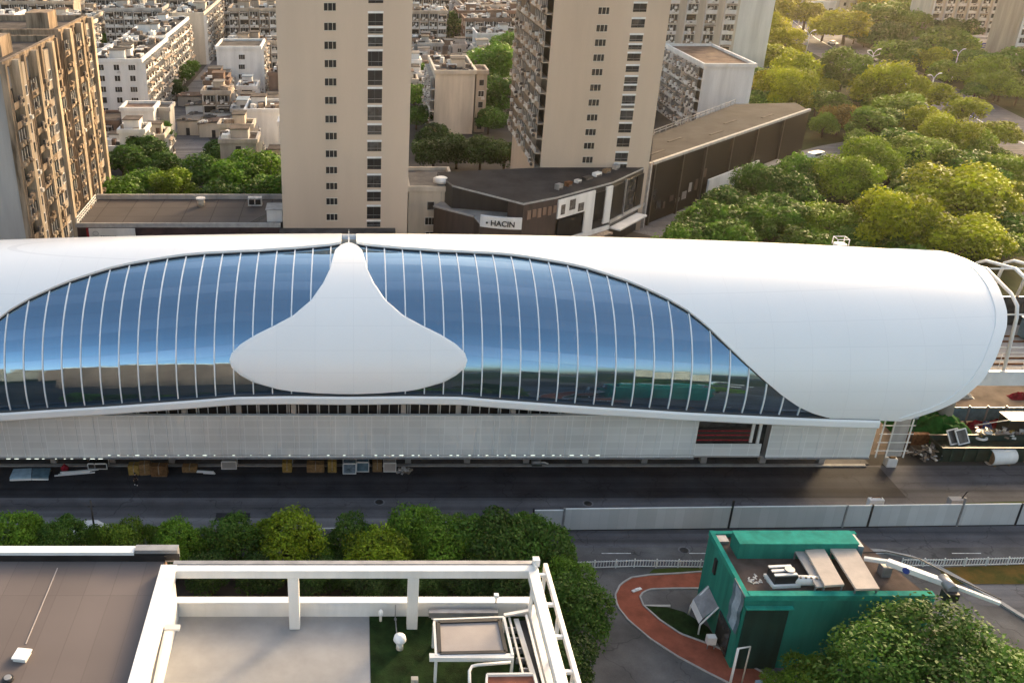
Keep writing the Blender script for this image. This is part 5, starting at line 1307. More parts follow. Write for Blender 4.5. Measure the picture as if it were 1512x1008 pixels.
b = MB(); b.box(34.3, 44.8, 67.9, 69.75, 7.623, 9.2, 'green_wall'); b.box(34.25, 44.85, 67.85, 69.8, 9.203, 9.3, 'green_top'); tb(b, 'penthouse')
b = MB(); b.prism([(44.853, 67.9), (45.3, 67.8), (45.3, 69.6), (44.853, 69.75)], 7.623, 9.0, 'sheet_teal'); tb(b, 'end_panel')
b = MB(); b.box(gx + .3, gx + 3.9, GB - .12, GB - .002, .0, 6.7, 'green_dark'); tb(b, 'painted_recess')  # dark recess painted as a darker green slab on the flat wall
b = MB(); b.box(gx + .1, gx + 4.1, GB - .5, GB - .06, 6.9, 7.05, 'green_top'); tb(b, 'lintel')
b = MB(); b.box(gx - .1, gx - .002, 63.6, 66.2, .2, 3.2, 'pane_mid'); tb(b, 'glass_door')
b = MB(); b.box(gx - .16, gx - .002, 68.6, 69.1, 5.2, 6.8, 'black_part'); tb(b, 'vent_slot')
b = MB(); b.box(gx + .36, gx + 1.3, 70, GA - .4, 7.623, 7.9, 'metal_grey'); tb(b, 'roof_hatch')
def flat(name, label, cat, pix, z, th, m, legs=True):
    c = [P(x, y, z) for x, y in pix]; q = thing(name, label, cat, (c[0].x, c[0].y, 7.62)); o_ = Vector(q.location)
    b = MB(); b.prism(c, z - th, z, m); b.build('panel', q, -o_, .03)
    if legs:
        for i in c:
            cc = sum(c, Vector()) / 4; i = i.lerp(cc, .08); b = MB(); b.box(i.x - .06, i.x + .06, i.y - .06, i.y + .06, 7.62, z - th - .002, 'metal_grey'); b.build('leg', q, -o_)
    return q
flat('roof_panel', 'narrow beige panel on the green building roof, left of the wider one', 'panel', [(1189, 811), (1217, 809), (1247, 862), (1218, 864)], 8.7, .22, 'slab_beige')
flat('roof_panel', 'wide beige panel on the green building roof, right of the narrow one', 'panel', [(1226, 809), (1264, 809), (1299, 868), (1264, 869)], 8.75, .22, 'slab_beige')
flat('roof_panel', 'grey panel tucked under the narrow beige panel on the green building', 'panel', [(1173, 812), (1190, 811), (1219, 865), (1206, 866)], 8.45, .15, 'stone_grey')
p = P(1157, 862, 7.62); q = thing('condenser', 'black condenser unit with white top bars on the soil brown roof', 'air conditioner', p, R(4))
b = MB(); b.box(-1.0, 1.0, -.3, 1.2, .15, 1.05, 'black_part'); b.build('body', q, bevel=.05)
b = MB()
for y in (-.2, .35, .9): b.box(-1.05, .95, y, y + .25, 1.053, 1.16, 'white_paint')
b.build('top_bar', q); b = MB(); b.box(-1.2, 1.2, -.55, -.32, .02, .3, 'white_paint'); b.box(-1.25, -1.02, -.31, 1.2, .02, .25, 'white_paint'); b.build('base_frame', q)
b = MB(); b.tube([(.5, .4, 1.163), (.5, .4, 1.3)], .42, 'metal_grey', 16); b.build('fan', q)
p = P(1192, 866, 7.62); q = thing('white_tank', 'low white crumpled tank beside the black condenser', 'tank', p, R(-3))
b = MB(); b.tube([(-1.1, .3, .45), (-.9, .3, .45), (.9, .3, .45), (1.1, .3, .45)], [.2, .45, .45, .2], 'white_paint', 14); b.build('body', q); b = MB(); b.box(-.8, -.6, -.1, .7, 0, .1, 'metal_grey'); b.box(.6, .8, -.1, .7, 0, .1, 'metal_grey'); b.build('cradle', q)
b = MB()
for k in range(4): b.tube([(-.7 + k * .45, .1, .86), (-.7 + k * .45, .1, .96)], .1, 'black_part', 8)
b.build('valve', q)
q = thing('debris', 'scatter of pale plaster scraps on the soil brown roof', 'debris', P(1122, 855, 7.62)); r_ = random.Random(4); b = MB()
for k in range(26):
    m = Matrix.Translation((r_.uniform(-1, 1), r_.uniform(-.6, .6), .03)) @ Matrix.Rotation(r_.uniform(0, 3), 4, 'Z'); s_ = r_.uniform(.05, .22); b.obox(m, -s_, s_, -.05, .05, -.03, .03, 'clutter_a')
b.build('scraps', q)['kind'] = 'stuff'
# boom arm
j = [P(1276, 824, 8.6), P(1310, 829, 9.0), P(1401, 862, 9.6), P(1476, 890, 8.4)]
q = thing('boom_arm', 'white jointed boom arm with round blue emblem reaching off the green building roof', 'boom', (j[1].x, j[1].y, 7.62)); o_ = Vector(q.location)
b = MB(); b.bar(j[0], j[1], .35, .3, 'white_paint'); qb(b, 'tail_arm')
b = MB(); b.bar(j[1], j[2], .6, .5, 'white_paint'); ar = qb(b, 'main_arm', .05)
d = (j[2] - j[1]).normalized(); c0 = j[1].lerp(j[2], .34); b = MB(); sd_ = d.cross(Vector((0, 0, 1))).normalized() * .31
b.tube([c0 + sd_ * 1.0, c0 + sd_ * 1.05], .3, 'sign_blue', 18); link('emblem', b.mesh('emblem'), ar)
b = MB(); b.bar(j[2], j[3], .35, .3, 'white_paint'); qb(b, 'tip_arm', .03)
b = MB(); b.tube([j[2] + Vector((-.1, -.8, 0)), j[2] + Vector((-.1, .8, 0))], .45, 'metal_grey', 14); b.box(j[2].x - .8, j[2].x + .3, j[2].y - 1.2, j[2].y - .4, j[2].z - .9, j[2].z - .1, 'black_part'); qb(b, 'joint')
b = MB(); b.tube([j[2] + Vector((-.4, -.6, -.5)), Vector((j[2].x + .2, j[2].y - .4, 0.02))], .16, 'white_steel', 8); qb(b, 'prop_leg')
b = MB(); b.box(j[1].x - .4, j[1].x + .4, j[1].y - .4, j[1].y + .4, 7.62, 8.64, 'metal_grey'); qb(b, 'pedestal')
b = MB(); b.tube([j[0] + Vector((0, .4, .3)), j[1] + Vector((0, .5, .7)), j[1].lerp(j[2], .5) + Vector((.2, .6, 1.0)), j[2] + Vector((.3, .5, .5)), j[3] + Vector((.2, .2, .2))], .05, 'black_part', 6); qb(b, 'hose')
# left wall odds and ends
q = thing('bent_awning', 'crumpled pale metal awning at the foot of the green wall beside the red path', 'awning', P(1045, 905)); o_ = Vector(q.location)
a0 = Vector((gx - .6, 69.0, 2.6)); 
b = MB(); b.face([(gx - .02, 69.6, 3.2), (gx - 1.3, 69.2, 1.9), (gx - 1.2, 66.8, 1.7), (gx - .02, 66.8, 3.1)], 'metal_grey'); b.face([(gx - 1.3, 69.2, 1.9), (gx - 1.5, 69.1, 1.2), (gx - 1.4, 66.9, 1.0), (gx - 1.2, 66.8, 1.7)], 'white_steel'); qb(b, 'sheet')
b = MB(); b.tube([(gx - 1.45, 69.2, 0.02), (gx - 1.5, 69.0, 1.3), (gx - .05, 69.3, 3.3)], .08, 'white_steel', 7); b.tube([(gx - 1.4, 66.6, .02), (gx - 1.35, 66.7, 1.1), (gx - .05, 66.6, 3.2)], .08, 'white_steel', 7); qb(b, 'frame')
q = thing('gas_meter_box', 'small white box on legs by the pale awning at the green wall', 'box', (gx - .9, 65.0, 0)); b = MB(); b.box(-.4, .4, -.3, .3, .5, 1.3, 'white_paint'); b.build('body', q, bevel=.03); b = MB(); b.box(-.35, -.28, -.25, -.18, 0, .5, 'metal_grey'); b.box(.28, .35, -.25, -.18, 0, .5, 'metal_grey'); b.build('leg', q)
q = thing('blue_tarp', 'strip of blue and white tarp hanging over the near left corner of the green wall', 'tarp', (gx, 63, 7.5)); b = MB()
N = 10
for i in range(N):
    z0_, z1_ = .45 - i * .42, .45 - (i + 1) * .42
    f = lambda z, y: (-.10 - .06 * math.sin(z * 3 + y) - .02 * y, y, z)
    for k in range(4):
        y0_, y1_ = -.5 + k * .55, -.5 + (k + 1) * .55; y0b = y0_ * (1 - i * .06); 
        b.face([f(z0_, y0_), f(z0_, y1_), f(z1_, y1_ * .96), f(z1_, y0_ * .96)], 'sheet_blue' if k % 3 else 'sheet_teal')
b.build('cloth', q)
b = MB(); b.tube([(-.08, -.6, .5), (-.08, 1.8, .5)], .05, 'metal_grey', 6); b.build('rod', q)
q = thing('pipe_gate', 'white pipe frame standing in front of the near corner of the green wall', 'frame', P(1090, 1040)); o_ = Vector(q.location)
f0, f1, f2 = PY(1090, 957, 59.5), PY(1108, 954, 60.6), None
b = MB(); b.tube([(f0.x, f0.y, 0), f0], .11, 'white_paint', 8); b.tube([(f1.x, f1.y, 0), f1], .07, 'wall_cream', 8); qb(b, 'post')
b = MB(); b.tube([f0, f1], .07, 'white_paint', 8); qb(b, 'crossbar')
q = thing('blue_car', 'pale blue car roof half hidden between green wall and bush', 'car', (36.3, 59.6, 0), R(3))
b = MB(); b.box(-2, 2, -.8, .8, .35, .85, 'sheet_blue'); b.prism([(-1.2, -.72), (1.0, -.72), (1.0, .72), (-1.2, .72)], .853, 1.45, 'pane_mid', 'clutter_a'); b.build('body', q, bevel=.08)
for x in (-1.25, 1.25):
    for y in (-.75, .75): b = MB(); b.tube([(x, y - .1, .32), (x, y + .1, .32)], .32, 'black_part', 12); b.build('wheel', q)
q = thing('road_marker', 'small white slab lying on the bend of the red path', 'slab', P(940, 871, .03), R(25)); b = MB(); b.box(-.55, .55, -.16, .16, 0, .12, 'white_paint'); b.build('slab', q, bevel=.04)
b = MB(); b.box(-.2, .2, -.1, .1, .122, .2, 'white_steel'); b.build('handle', q)
sheet('slab_strip', [P(950, 892, .024), P(990, 892, .024), P(990, 895, .024), P(950, 895, .024)], .026, 'kerb')

# ------------------------------------------------------------------ hoarding, fences, pole
hf = lambda px: P(px, 783 - (px - 832) * 8 / 680)
q0 = hf(785); q = thing('hoarding', 'long pale grey construction hoarding along the middle of the road', 'hoarding', q0); o_ = Vector(q0)
px = [785, 830, 1075, 1243, 1280, 1412, 1498, 1600]
for i, (a, c) in enumerate(zip(px, px[1:])):
    p0, p1 = hf(a), hf(c); hh = 2.75; d = (p1 - p0); L = d.length; m = Matrix.Translation(p0) @ Matrix.Rotation(math.atan2(d.y, d.x), 4, 'Z')
    b = MB(); b.obox(m, .12, L - .12, -.03, .03, .12, hh if i else 2.6, 'hoarding'); pn = qb(b, 'panel')
    b = MB(); b.obox(m, .1, L - .1, -.06, .06, (hh if i else 2.6) + .002, (hh if i else 2.6) + .1, 'white_steel'); b.obox(m, .1, L - .1, -.07, .07, .02, .118, 'black_part'); link('rail', b.mesh('rail'), pn)
    b = MB(); b.obox(m, -.09, .09, -.09, .09, 0, hh + (.9 if a in (1075, 1412) else .15), 'metal_grey' if i % 2 else 'black_part'); qb(b, 'post')
    n = int(L / 2.5)
    b = MB()
    for k in range(n): b.obox(m, (k + .7) * L / n - .04, (k + .7) * L / n + .04, .031, .9, .04, .1, 'metal_grey'); 
    if n: qb(b, 'brace')
for (x, y, lab) in ((868, 743, 'round iron manhole cover in the road left of the hoarding'), (1010, 812, 'round iron manhole cover in the lane between hoarding and picket fence'), (560, 741, 'round iron manhole cover in the road above the roadside trees')):
    q = thing('manhole_cover', lab, 'manhole', P(x, y, .009)); b = MB(); b.tube([(0, 0, 0), (0, 0, .02)], .62, 'asphalt_pale', 20); b.build('frame', q); b = MB(); b.tube([(0, 0, .02), (0, 0, .035)], .45, 'black_part', 20); b.build('lid', q)
b = MB()
for x in range(-9, 12): b.box(x * 9 - 1.5, x * 9 + 1.5, yq(817), yq(817) + .12, .0125, .0135, 'line_white')
tag(b.build('road_line'), kind='structure')
b = MB(); r_ = random.Random(31)
for k in range(9):
    x, y = r_.uniform(-30, 55), r_.choice((79.5, 81, 84.5, 86, 90, 92)); wx, wy = r_.uniform(.8, 3.5), r_.uniform(.4, .9); b.face([(x - wx, y - wy, .0115 + k * 2e-5), (x + wx, y - wy, .0115 + k * 2e-5), (x + wx, y + wy, .0115 + k * 2e-5), (x - wx, y + wy, .0115 + k * 2e-5)], r_.choice(('asphalt_dark', 'asphalt_side', 'asphalt_mid')))
tag(b.build('road_patch'), kind='structure')
q = thing('control_box', 'grey box cabinet standing behind the hoarding near the right edge', 'cabinet', P(1404, 760)); b = MB(); b.box(-.7, .7, -.4, .4, .05, 2.2, 'stone_grey'); b.build('body', q, bevel=.04); b = MB(); b.tube([(.6, 0, 2.2), (.9, 0, 3.0), (1.1, 0, 3.1)], .06, 'black_part', 6); b.build('camera_arm', q)
q = thing('concrete_block', 'white concrete block behind the hoarding by a dark gap', 'block', P(1288, 757)); b = MB(); b.box(-.8, .8, -.3, .3, 0, 1.9, 'wall_white'); b.build('body', q, bevel=.06); b = MB(); b.tube([(-.5, 0, 1.9), (-.5, .0, 2.05), (.5, 0, 2.05), (.5, 0, 1.9)], .04, 'rust', 6); b.build('lifting_loop', q)
sheet('verge_median', [P(1295, 746), P(1420, 742), P(1540, 739), P(1540, 745), P(1300, 750)], .02, 'verge')
def picket(label, pix, hh=.95):
    p0 = P(*pix[0]); q = thing('fence', label, 'fence', p0); o_ = Vector(p0)
    pts = [P(*p) for p in pix]; rail = MB(); pk = MB(); po = MB(); n = 0
    for a, c in zip(pts, pts[1:]):
        for z in (.15, hh - .1): rail.bar(a + Vector((0, 0, z)), c + Vector((0, 0, z)), .06, .08, 'white_paint')
        L = (c - a).length; k = int(L / .28)
        for i in range(k): p = a.lerp(c, i / k); pk.bar(p + Vector((0, 0, .12)), p + Vector((0, 0, hh)), .05, .05, 'white_paint')
        for i in range(int(L / 2.2) + 1): p = a.lerp(c, min(1, i * 2.2 / L)); po.bar(p, p + Vector((0, 0, hh + .12)), .1, .1, 'white_paint')
    rail.build('rail', q, -o_); pk.build('pickets', q, -o_); po.build('post', q, -o_)
picket('low white picket fence between the corner tree and the green building', [(820, 841), (845, 840), (936, 837), (1042, 838)])
picket('low white picket fence right of the green building', [(1330, 836), (1392, 836), (1560, 832)])
q = thing('guard_rail', 'pair of low white guard rail bars in the gap of the roadside trees', 'guard rail', P(452, 795)); o_ = Vector(q.location)
for (y, z) in ((781, .5), (796, .5)): b = MB(); b.bar(P(440, y, z), P(505, y - 1, z), .12, .2, 'white_paint'); qb(b, 'rail')
b = MB()
for x in (445, 472, 500):
    for y in (781, 796): p = P(x, y, .5); b.box(p.x - .05, p.x + .05, p.y - .05, p.y + .05, 0, .42, 'metal_grey')
qb(b, 'post')
p = P(144, 812); q = thing('utility_pole', 'thin dark pole rising between the roadside trees on the left', 'pole', p); hh = PY(141, 738, p.y).z; b = MB(); b.tube([(0, 0, 0), (0, 0, hh)], [.13, .09], 'black_part', 8); b.build('pole', q); b = MB(); b.box(-.35, .35, -.05, .05, hh - .8, hh - .7, 'black_part'); b.build('crossarm', q)
cw = car('white car parked half hidden among roadside trees by the dark pole', P(128, 792), R(4), 'car_paint_white'); cw['group'] = 'vehicles by the roadside trees'


# ------------------------------------------------------------------ materials stacked under the station
G6 = 'cartons stacked on the road under the station'
def carton(label, xl, xr, yt, yb, m, name='carton', group=G6, rz=0):
    p = P((xl + xr) / 2, yb); s_ = scale_at(p); wd = (xr - xl) / s_; hh = max(.5, (yb - yt) / (s_ * .84) - .45); q = thing(name, label, 'carton' if name == 'carton' else 'crate', (p.x, p.y + .45, .01), rz, group)
    b = MB(); b.box(-wd / 2, wd / 2, -.45, .45, .08, hh, m); b.build('body', q, bevel=.03)
    b = MB()
    b.box(-wd / 2 + .05, wd / 2 - .05, -.4, .4, 0, .078, 'timber'); b.build('pallet', q)
    if name == 'carton':
        b = MB(); b.box(-.05, .05, -.455, .455, .3, hh + .006, 'clutter_c'); b.build('tape', q)
    else:
        b = MB(); w2 = wd / 2 + .03
        for x in (-w2, w2): b.box(x - .05, x + .05, -.5, -.45, .05, hh + .05, 'white_paint'); b.box(x - .05, x + .05, .45, .5, .05, hh + .05, 'white_paint')
        for z in (.1, hh): b.box(-w2 + .051, w2 - .051, -.5, -.451, z - .05, z + .05, 'white_paint')
        for y in (-.48, .44): b.box(-w2 + .051, w2 - .051, y, y + .05, hh + .051, hh + .1, 'white_paint')
        b.build('frame', q)
    return q
carton('yellowish cardboard carton pile behind the person under the station', 190, 206, 683, 702, 'carton_yellow')
carton('brown carton next to the yellowish pile under the station', 206, 222, 681, 702, 'carton', rz=.1)
carton('large reddish brown carton right of the person', 223, 247, 684, 704, 'carton_dark')
carton('low brown carton by itself on the kerb between two piles of planks', 269, 291, 685, 698, 'carton')
carton('small ochre carton, leftmost of the run near the middle of the station', 417, 431, 679, 698, 'carton_yellow')
carton('wide brown carton with dark middle between two ochre ones', 453, 479, 681, 698, 'carton')
carton('tall ochre carton beside the framed glass crates', 484, 497, 677, 698, 'carton_yellow')
carton('brown carton between the glass crates and the pale crate', 550, 564, 678, 697, 'carton')
G7 = 'white framed crates under the station'
carton('white framed crate of dark glass, left of its twin', 507, 525, 680, 700, 'glass_pack', 'crate', G7)
carton('white framed crate of blue glass, right of its twin', 527, 544, 678, 697, 'sheet_teal', 'crate', G7)
carton('pale pinkish crate at the right end of the carton run', 567, 584, 679, 697, 'wall_pink', 'crate', G7)
carton('greyish crate behind white planks under the station', 328, 349, 677, 693, 'stone_grey', 'crate', G7)
carton('small black crate with white frame right of the planks on the left', 131, 140, 680, 693, 'black_part', 'crate', G7)
carton('wide black crate beside the small white framed one', 141, 158, 680, 693, 'black_part', 'crate', G7)
q = thing('red_bag', 'small red bag on the kerb behind the white planks', 'bag', P(96, 694, .1)); b = MB(); b.tube([(0, 0, 0), (0, 0, .35), (0, 0, .6), (0, 0, .75)], [.4, .48, .3, .1], 'red_cloth', 10); b.build('body', q); b = MB(); b.tube([(-.2, 0, .6), (0, 0, .95), (.2, 0, .6)], .04, 'red_cloth', 6); b.build('handle', q)
for (pix, m, lab) in ((((20, 692), (47, 691), (46, 704), (14, 705)), 'sheet_blue', 'pale blue glass sheet stack at the far left under the station'), (((48, 691), (75, 691), (71, 704), (47, 704)), 'sheet_teal', 'darker teal sheet stack right of the pale blue one')):
    c = [P(x, y, .5) for x, y in pix]; q = thing('sheet_stack', lab, 'sheets', (c[3].x, c[3].y, 0)); o_ = Vector(q.location)
    b = MB(); b.prism(c, .3, .52, m); qb(b, 'sheets')
    b = MB(); b.bar((c[0].x, c[0].y, .2), (c[1].x, c[1].y, .2), .15, .18, 'timber'); b.bar((c[3].x, c[3].y, .2), (c[2].x, c[2].y, .2), .15, .18, 'white_paint'); b.bar((c[3].x, c[3].y, .15), (c[0].x, c[0].y, .15), .12, .16, 'metal_grey'); qb(b, 'bearer')
def planks(label, x0, y0, x1, y1, n):
    p = P(x0, y0); q = thing('plank_pile', label, 'planks', p); o_ = Vector(p); r_ = random.Random(int(x0))
    for k in range(n): b = MB(); b.bar(P(x0 + r_.uniform(-4, 12), y0 - k * 1.6, .15 + .1 * k), P(x1 - r_.uniform(0, 16), y1 - k * 1.4, .15 + .1 * k), .2, .08, 'white_steel'); b.build('plank', q, -o_)
planks('long white planks lying on the dark road left of the black crates', 82, 702, 148, 697, 4)
planks('short white planks lying by the greyish crate', 292, 698, 330, 699, 3)
q = thing('rubble_pile', 'small pale rubble pile at the right end of the crates', 'rubble', P(597, 696)); r_ = random.Random(2); b = MB()
for k in range(40):
    s_ = r_.uniform(.08, .25); a = r_.uniform(0, 6.28); rr = r_.uniform(0, .9); m = Matrix.Translation((rr * math.cos(a), rr * .6 * math.sin(a), max(.05, .5 - rr * .5) * r_.random() + .05)) @ Matrix.Rotation(a, 4, 'Z') @ Matrix.Rotation(r_.uniform(-.6, .6), 4, 'X'); b.obox(m, -s_, s_, -s_ * .6, s_ * .6, -s_ * .4, s_ * .4, r_.choice(('stone_grey', 'clutter_c', 'clutter_a')))
b.build('rubble', q)['kind'] = 'stuff'
q = thing('pump', 'small grey pump on the kerb under the right part of the screen', 'pump', P(792, 686, .14)); b = MB(); b.tube([(-.6, 0, .35), (.5, 0, .35)], .32, 'metal_grey', 12); b.build('body', q); b = MB(); b.box(-.6, .6, -.3, .3, 0, .08, 'black_part'); b.build('base', q); b = MB(); b.tube([(.5, 0, .35), (.9, 0, .35), (1.4, .1, .1)], .1, 'white_paint', 8); b.build('hose', q)

# the person
def skinned(name, V, E, Rr, m, parent, lv=1):
    me = bpy.data.meshes.new(name); me.from_pydata(V, E, []); o = link(name, me, parent)
    md = o.modifiers.new('skin', 'SKIN'); sk = me.skin_vertices[0].data if me.skin_vertices else None
    if sk is None:
        bm = bmesh.new(); bm.from_mesh(me); bm.verts.layers.skin.verify(); bm.to_mesh(me); bm.free(); sk = me.skin_vertices[0].data
    for i, r in enumerate(Rr): sk[i].radius = (r, r) if not isinstance(r, tuple) else r
    sk[0].use_root = True
    sb = o.modifiers.new('sub', 'SUBSURF'); sb.levels = lv; sb.render_levels = lv
    me.materials.append(M[m]); return o
pp = P(201, 716.5)
pr = thing('person', 'person in dark work clothes and white shoes walking in front of the cartons', 'person', (pp.x, pp.y, .012), R(25))
V = [(0, 0, .92), (0, .0, 1.12), (0, .01, 1.36), (0, 0, 1.46), (0, -.01, 1.55), (0, -.02, 1.66),
     (.10, 0, .88), (.11, -.12, .50), (.11, .02, .08), (.11, -.14, .03), (-.10, 0, .88), (-.11, .06, .50), (-.11, .22, .12), (-.11, .10, .03),
     (.19, 0, 1.38), (.25, .06, 1.12), (.25, -.08, .90), (-.19, 0, 1.38), (-.25, -.02, 1.12), (-.23, -.2, .95)]
E = [(0, 1), (1, 2), (2, 3), (3, 4), (4, 5), (0, 6), (6, 7), (7, 8), (8, 9), (0, 10), (10, 11), (11, 12), (12, 13), (2, 14), (14, 15), (15, 16), (2, 17), (17, 18), (18, 19)]
Rr = [(.15, .11), (.13, .10), (.16, .11), .055, .085, .075, .085, .06, .042, .035, .085, .06, .042, .035, .058, .043, .03, .058, .043, .03]
for side, w0 in ((1, 16), (-1, 19)):
    base = V[w0]; pi = len(V); V.append((base[0], base[1] - .03, base[2] - .09)); E.append((w0, pi)); Rr.append(.026)
    for k, (dx, ln) in enumerate(((-.03, .065), (-.01, .08), (.01, .075), (.03, .055))):
        a = len(V); V.append((base[0] + dx * .4, base[1] - .03 + dx, base[2] - .11 - ln * .5)); V.append((base[0] + dx * .4, base[1] - .045 + dx, base[2] - .11 - ln)); E += [(pi, a), (a, a + 1)]; Rr += [.010, .008]
    a = len(V); V.append((base[0], base[1] - .08, base[2] - .07)); E.append((pi, a)); Rr.append(.011)
skinned('body', V, E, Rr, 'skin', pr, 2)
skinned('jacket', V[:4] + [V[14], V[15], V[16], V[17], V[18], V[19]], [(0, 1), (1, 2), (2, 3), (2, 4), (4, 5), (5, 6), (2, 7), (7, 8), (8, 9)], [(.17, .13), (.155, .125), (.185, .135), .075, .075, .06, .045, .075, .06, .045], 'cloth_black', pr, 2)
skinned('trousers', [V[0], V[6], V[7], V[8], V[10], V[11], V[12]], [(0, 1), (1, 2), (2, 3), (0, 4), (4, 5), (5, 6)], [(.16, .125), .105, .08, .065, .105, .08, .065], 'cloth_black', pr, 2)
for a, c in ((8, 9), (12, 13)): skinned('shoe', [V[a], (V[c][0], V[c][1], .045), (V[c][0], V[c][1] - .06, .04)], [(0, 1), (1, 2)], [.05, .05, .04], 'shoe', pr, 1)
b = MB(); b.tube([(0, .0, 1.56), (0, .005, 1.64), (0, .0, 1.70), (0, -.01, 1.745)], [.085, .10, .088, .03], 'hair', 12); b.build('hair', pr)
b = MB(); b.box(-.012, .012, -.115, -.08, 1.585, 1.62, 'skin'); b.build('nose', pr)
b = MB(); b.box(-.045, -.02, -.098, -.085, 1.625, 1.637, 'black_part'); b.box(.02, .045, -.098, -.085, 1.625, 1.637, 'black_part'); b.build('eyes', pr)

# ------------------------------------------------------------------ yard at the right end of the station
q = thing('facade_frame', 'bare white steel frame at the right end of the screen wall', 'frame', (60, 91, 0)); o_ = Vector((60, 91, 0))
b = MB(); fx = [PY(1297, 660, YS).x, PY(1312, 660, YS).x, PY(1338, 660, YS).x]
for x in fx: b.box(x - .06, x + .06, YS, YS + .12, 3.4, 8.9, 'white_paint')
qb(b, 'upright')
b = MB()
for z in (4.3, 5.4, 6.5, 7.6): b.box(fx[0] - .3, fx[2] + .35, YS - .06, YS - .002, z, z + .08, 'white_paint')
qb(b, 'rail')
b = MB(); b.box(fx[1] + .07, fx[2] - .07, YS + .3, YS + .4, 3.4, 9.4, 'wall_grey'); qb(b, 'infill_panel')
q = thing('concrete_block', 'white concrete block standing on the kerb below the bare white frame', 'block', P(1313, 687)); b = MB(); b.box(-.6, .6, -.45, .45, 0, 1.15, 'wall_white'); b.build('body', q, bevel=.08); b = MB(); b.box(-.3, .3, -.3, .3, 1.152, 1.4, 'carton'); b.build('cap', q)
def mound(label, name, cat, c, rx, ry, h, m, seed):
    r_ = np.random.default_rng(seed); N = 28; b = MB(); q = thing(name, label, cat, c); ph = r_.uniform(0, 6, 8)
    f = lambda i, j: (rx * (2 * i / N - 1), ry * (2 * j / N - 1), max(0, h * (1 - abs(2 * i / N - 1) ** 2.5) * (1 - abs(2 * j / N - 1) ** 2.2)) * (.78 + .22 * math.sin(i * .55 + ph[0]) * math.sin(j * .7 + ph[1]) + .1 * math.sin(i * 1.7 + ph[2]) * math.sin(j * 1.3)))
    for i in range(N):
        for j in range(N): b.face([f(i, j), f(i + 1, j), f(i + 1, j + 1), f(i, j + 1)], m, True)
    o = b.build('sheet', q); bm = bmesh.new(); bm.from_mesh(o.data); bmesh.ops.remove_doubles(bm, verts=bm.verts, dist=.001); bm.to_mesh(o.data); bm.free(); o.data.shade_smooth(); return q
c = P(1392, 655); mq = mound('mound covered in green netting beside the station end', 'netted_mound', 'mound', (c.x, c.y + 3.2, 0), 5.0, 3.2, 3.0, 'mesh_green', 3)
q = mq; b = MB(); b.box(-4.6, -2.0, -3.5, -2.9, 0, 1.5, 'rust'); b.build('soil_bank', q)
q = thing('scrap_heap', 'heap of grey and white scrap metal in front of the green netting', 'scrap', P(1372, 672)); r_ = random.Random(6); b = MB()
for k in range(70):
    a = r_.uniform(0, 6.28); rr = r_.uniform(0, 2.6); m = Matrix.Translation((rr * math.cos(a), rr * .5 * math.sin(a), max(.1, 1.5 - rr * .55) * r_.random() + .1)) @ Matrix.Rotation(a, 4, 'Z') @ Matrix.Rotation(r_.uniform(-.8, .8), 4, 'Y'); L = r_.uniform(.2, .9); b.obox(m, -L, L, -.12, .12, -.07, .07, r_.choice(('metal_grey', 'white_paint', 'clutter_b', 'black_part', 'clutter_c')))
b.build('scrap', q)['kind'] = 'stuff'
q = thing('site_skip', 'long dark green skip standing at the road edge on the right', 'skip', P(1450, 684)); 
b = MB(); b.face([(-5.2, 0, 2.1), (9, 0, 2.1), (9, .25, .15), (-4.6, .25, .15)][::-1], 'skip_green'); b.box(-5.0, 9, .26, 2.6, .1, 1.5, 'skip_green'); b.face([(-5.2, 0, 2.1), (-4.6, .25, .15), (-4.6, 2.6, .15), (-5.2, 2.9, 2.1)][::-1], 'skip_green'); b.face([(-5.2, 2.9, 2.1), (9, 2.9, 2.1), (9, 2.6, .15), (-4.6, 2.6, .15)], 'skip_green'); b.build('body', q)
b = MB(); b.box(-5.3, 9, -.08, .06, 2.103, 2.22, 'podium_black'); b.box(-5.3, 9, 2.85, 3.0, 2.103, 2.22, 'podium_black'); b.build('rim', q)
b = MB()
for k in range(9): b.box(-4 + k * 1.5, -3.85 + k * 1.5, -.1, .1, .3, 2.1, 'green_dark')
b.build('stiffener', q)
for i, (x, z, m, lab) in enumerate(((1412, 2.2, 'white_paint', 'white metal frame leaning on the left end of the dark green skip'), (1424, 2.2, 'white_steel', 'second white frame leaning behind the first on the skip'))):
    p = P(x, 655, 1.6); q = thing('metal_frame', lab, 'frame', (p.x, p.y, 1.55), R(20)); b = MB(); m_ = Matrix.Rotation(R(-35), 4, 'X')
    for (a0, a1, c0, c1) in ((-.9, .9, 0, .15), (-.9, .9, 1.7, 1.85), (-.9, -.75, .151, 1.699), (.75, .9, .151, 1.699)): b.obox(m_, a0, a1, -.06, .06, c0, c1, m)
    b.build('frame', q); b = MB(); b.obox(m_, -.74, .74, -.03, .03, .16, 1.69, 'pane_mid'); b.build('infill', q)
p = P(1447, 648, 1.5); q = thing('white_ring', 'white ring shaped tyre lying in the loaded skip', 'tyre', (p.x, p.y, 1.62)); b = MB(); b.tube([(.6 * math.cos(a), .6 * math.sin(a), .15) for a in np.linspace(0, 2 * math.pi, 20)], .17, 'white_paint', 8); b.build('ring', q); b = MB(); b.tube([(0, 0, 0), (0, 0, .1)], .42, 'black_part', 14); b.build('hub', q)
q = thing('junk_pile', 'loose colourful junk piled in the skip', 'junk', (P(1470, 645, 1.5).x, P(1470, 645, 1.5).y, 1.5)); b = MB(); r_ = random.Random(12)
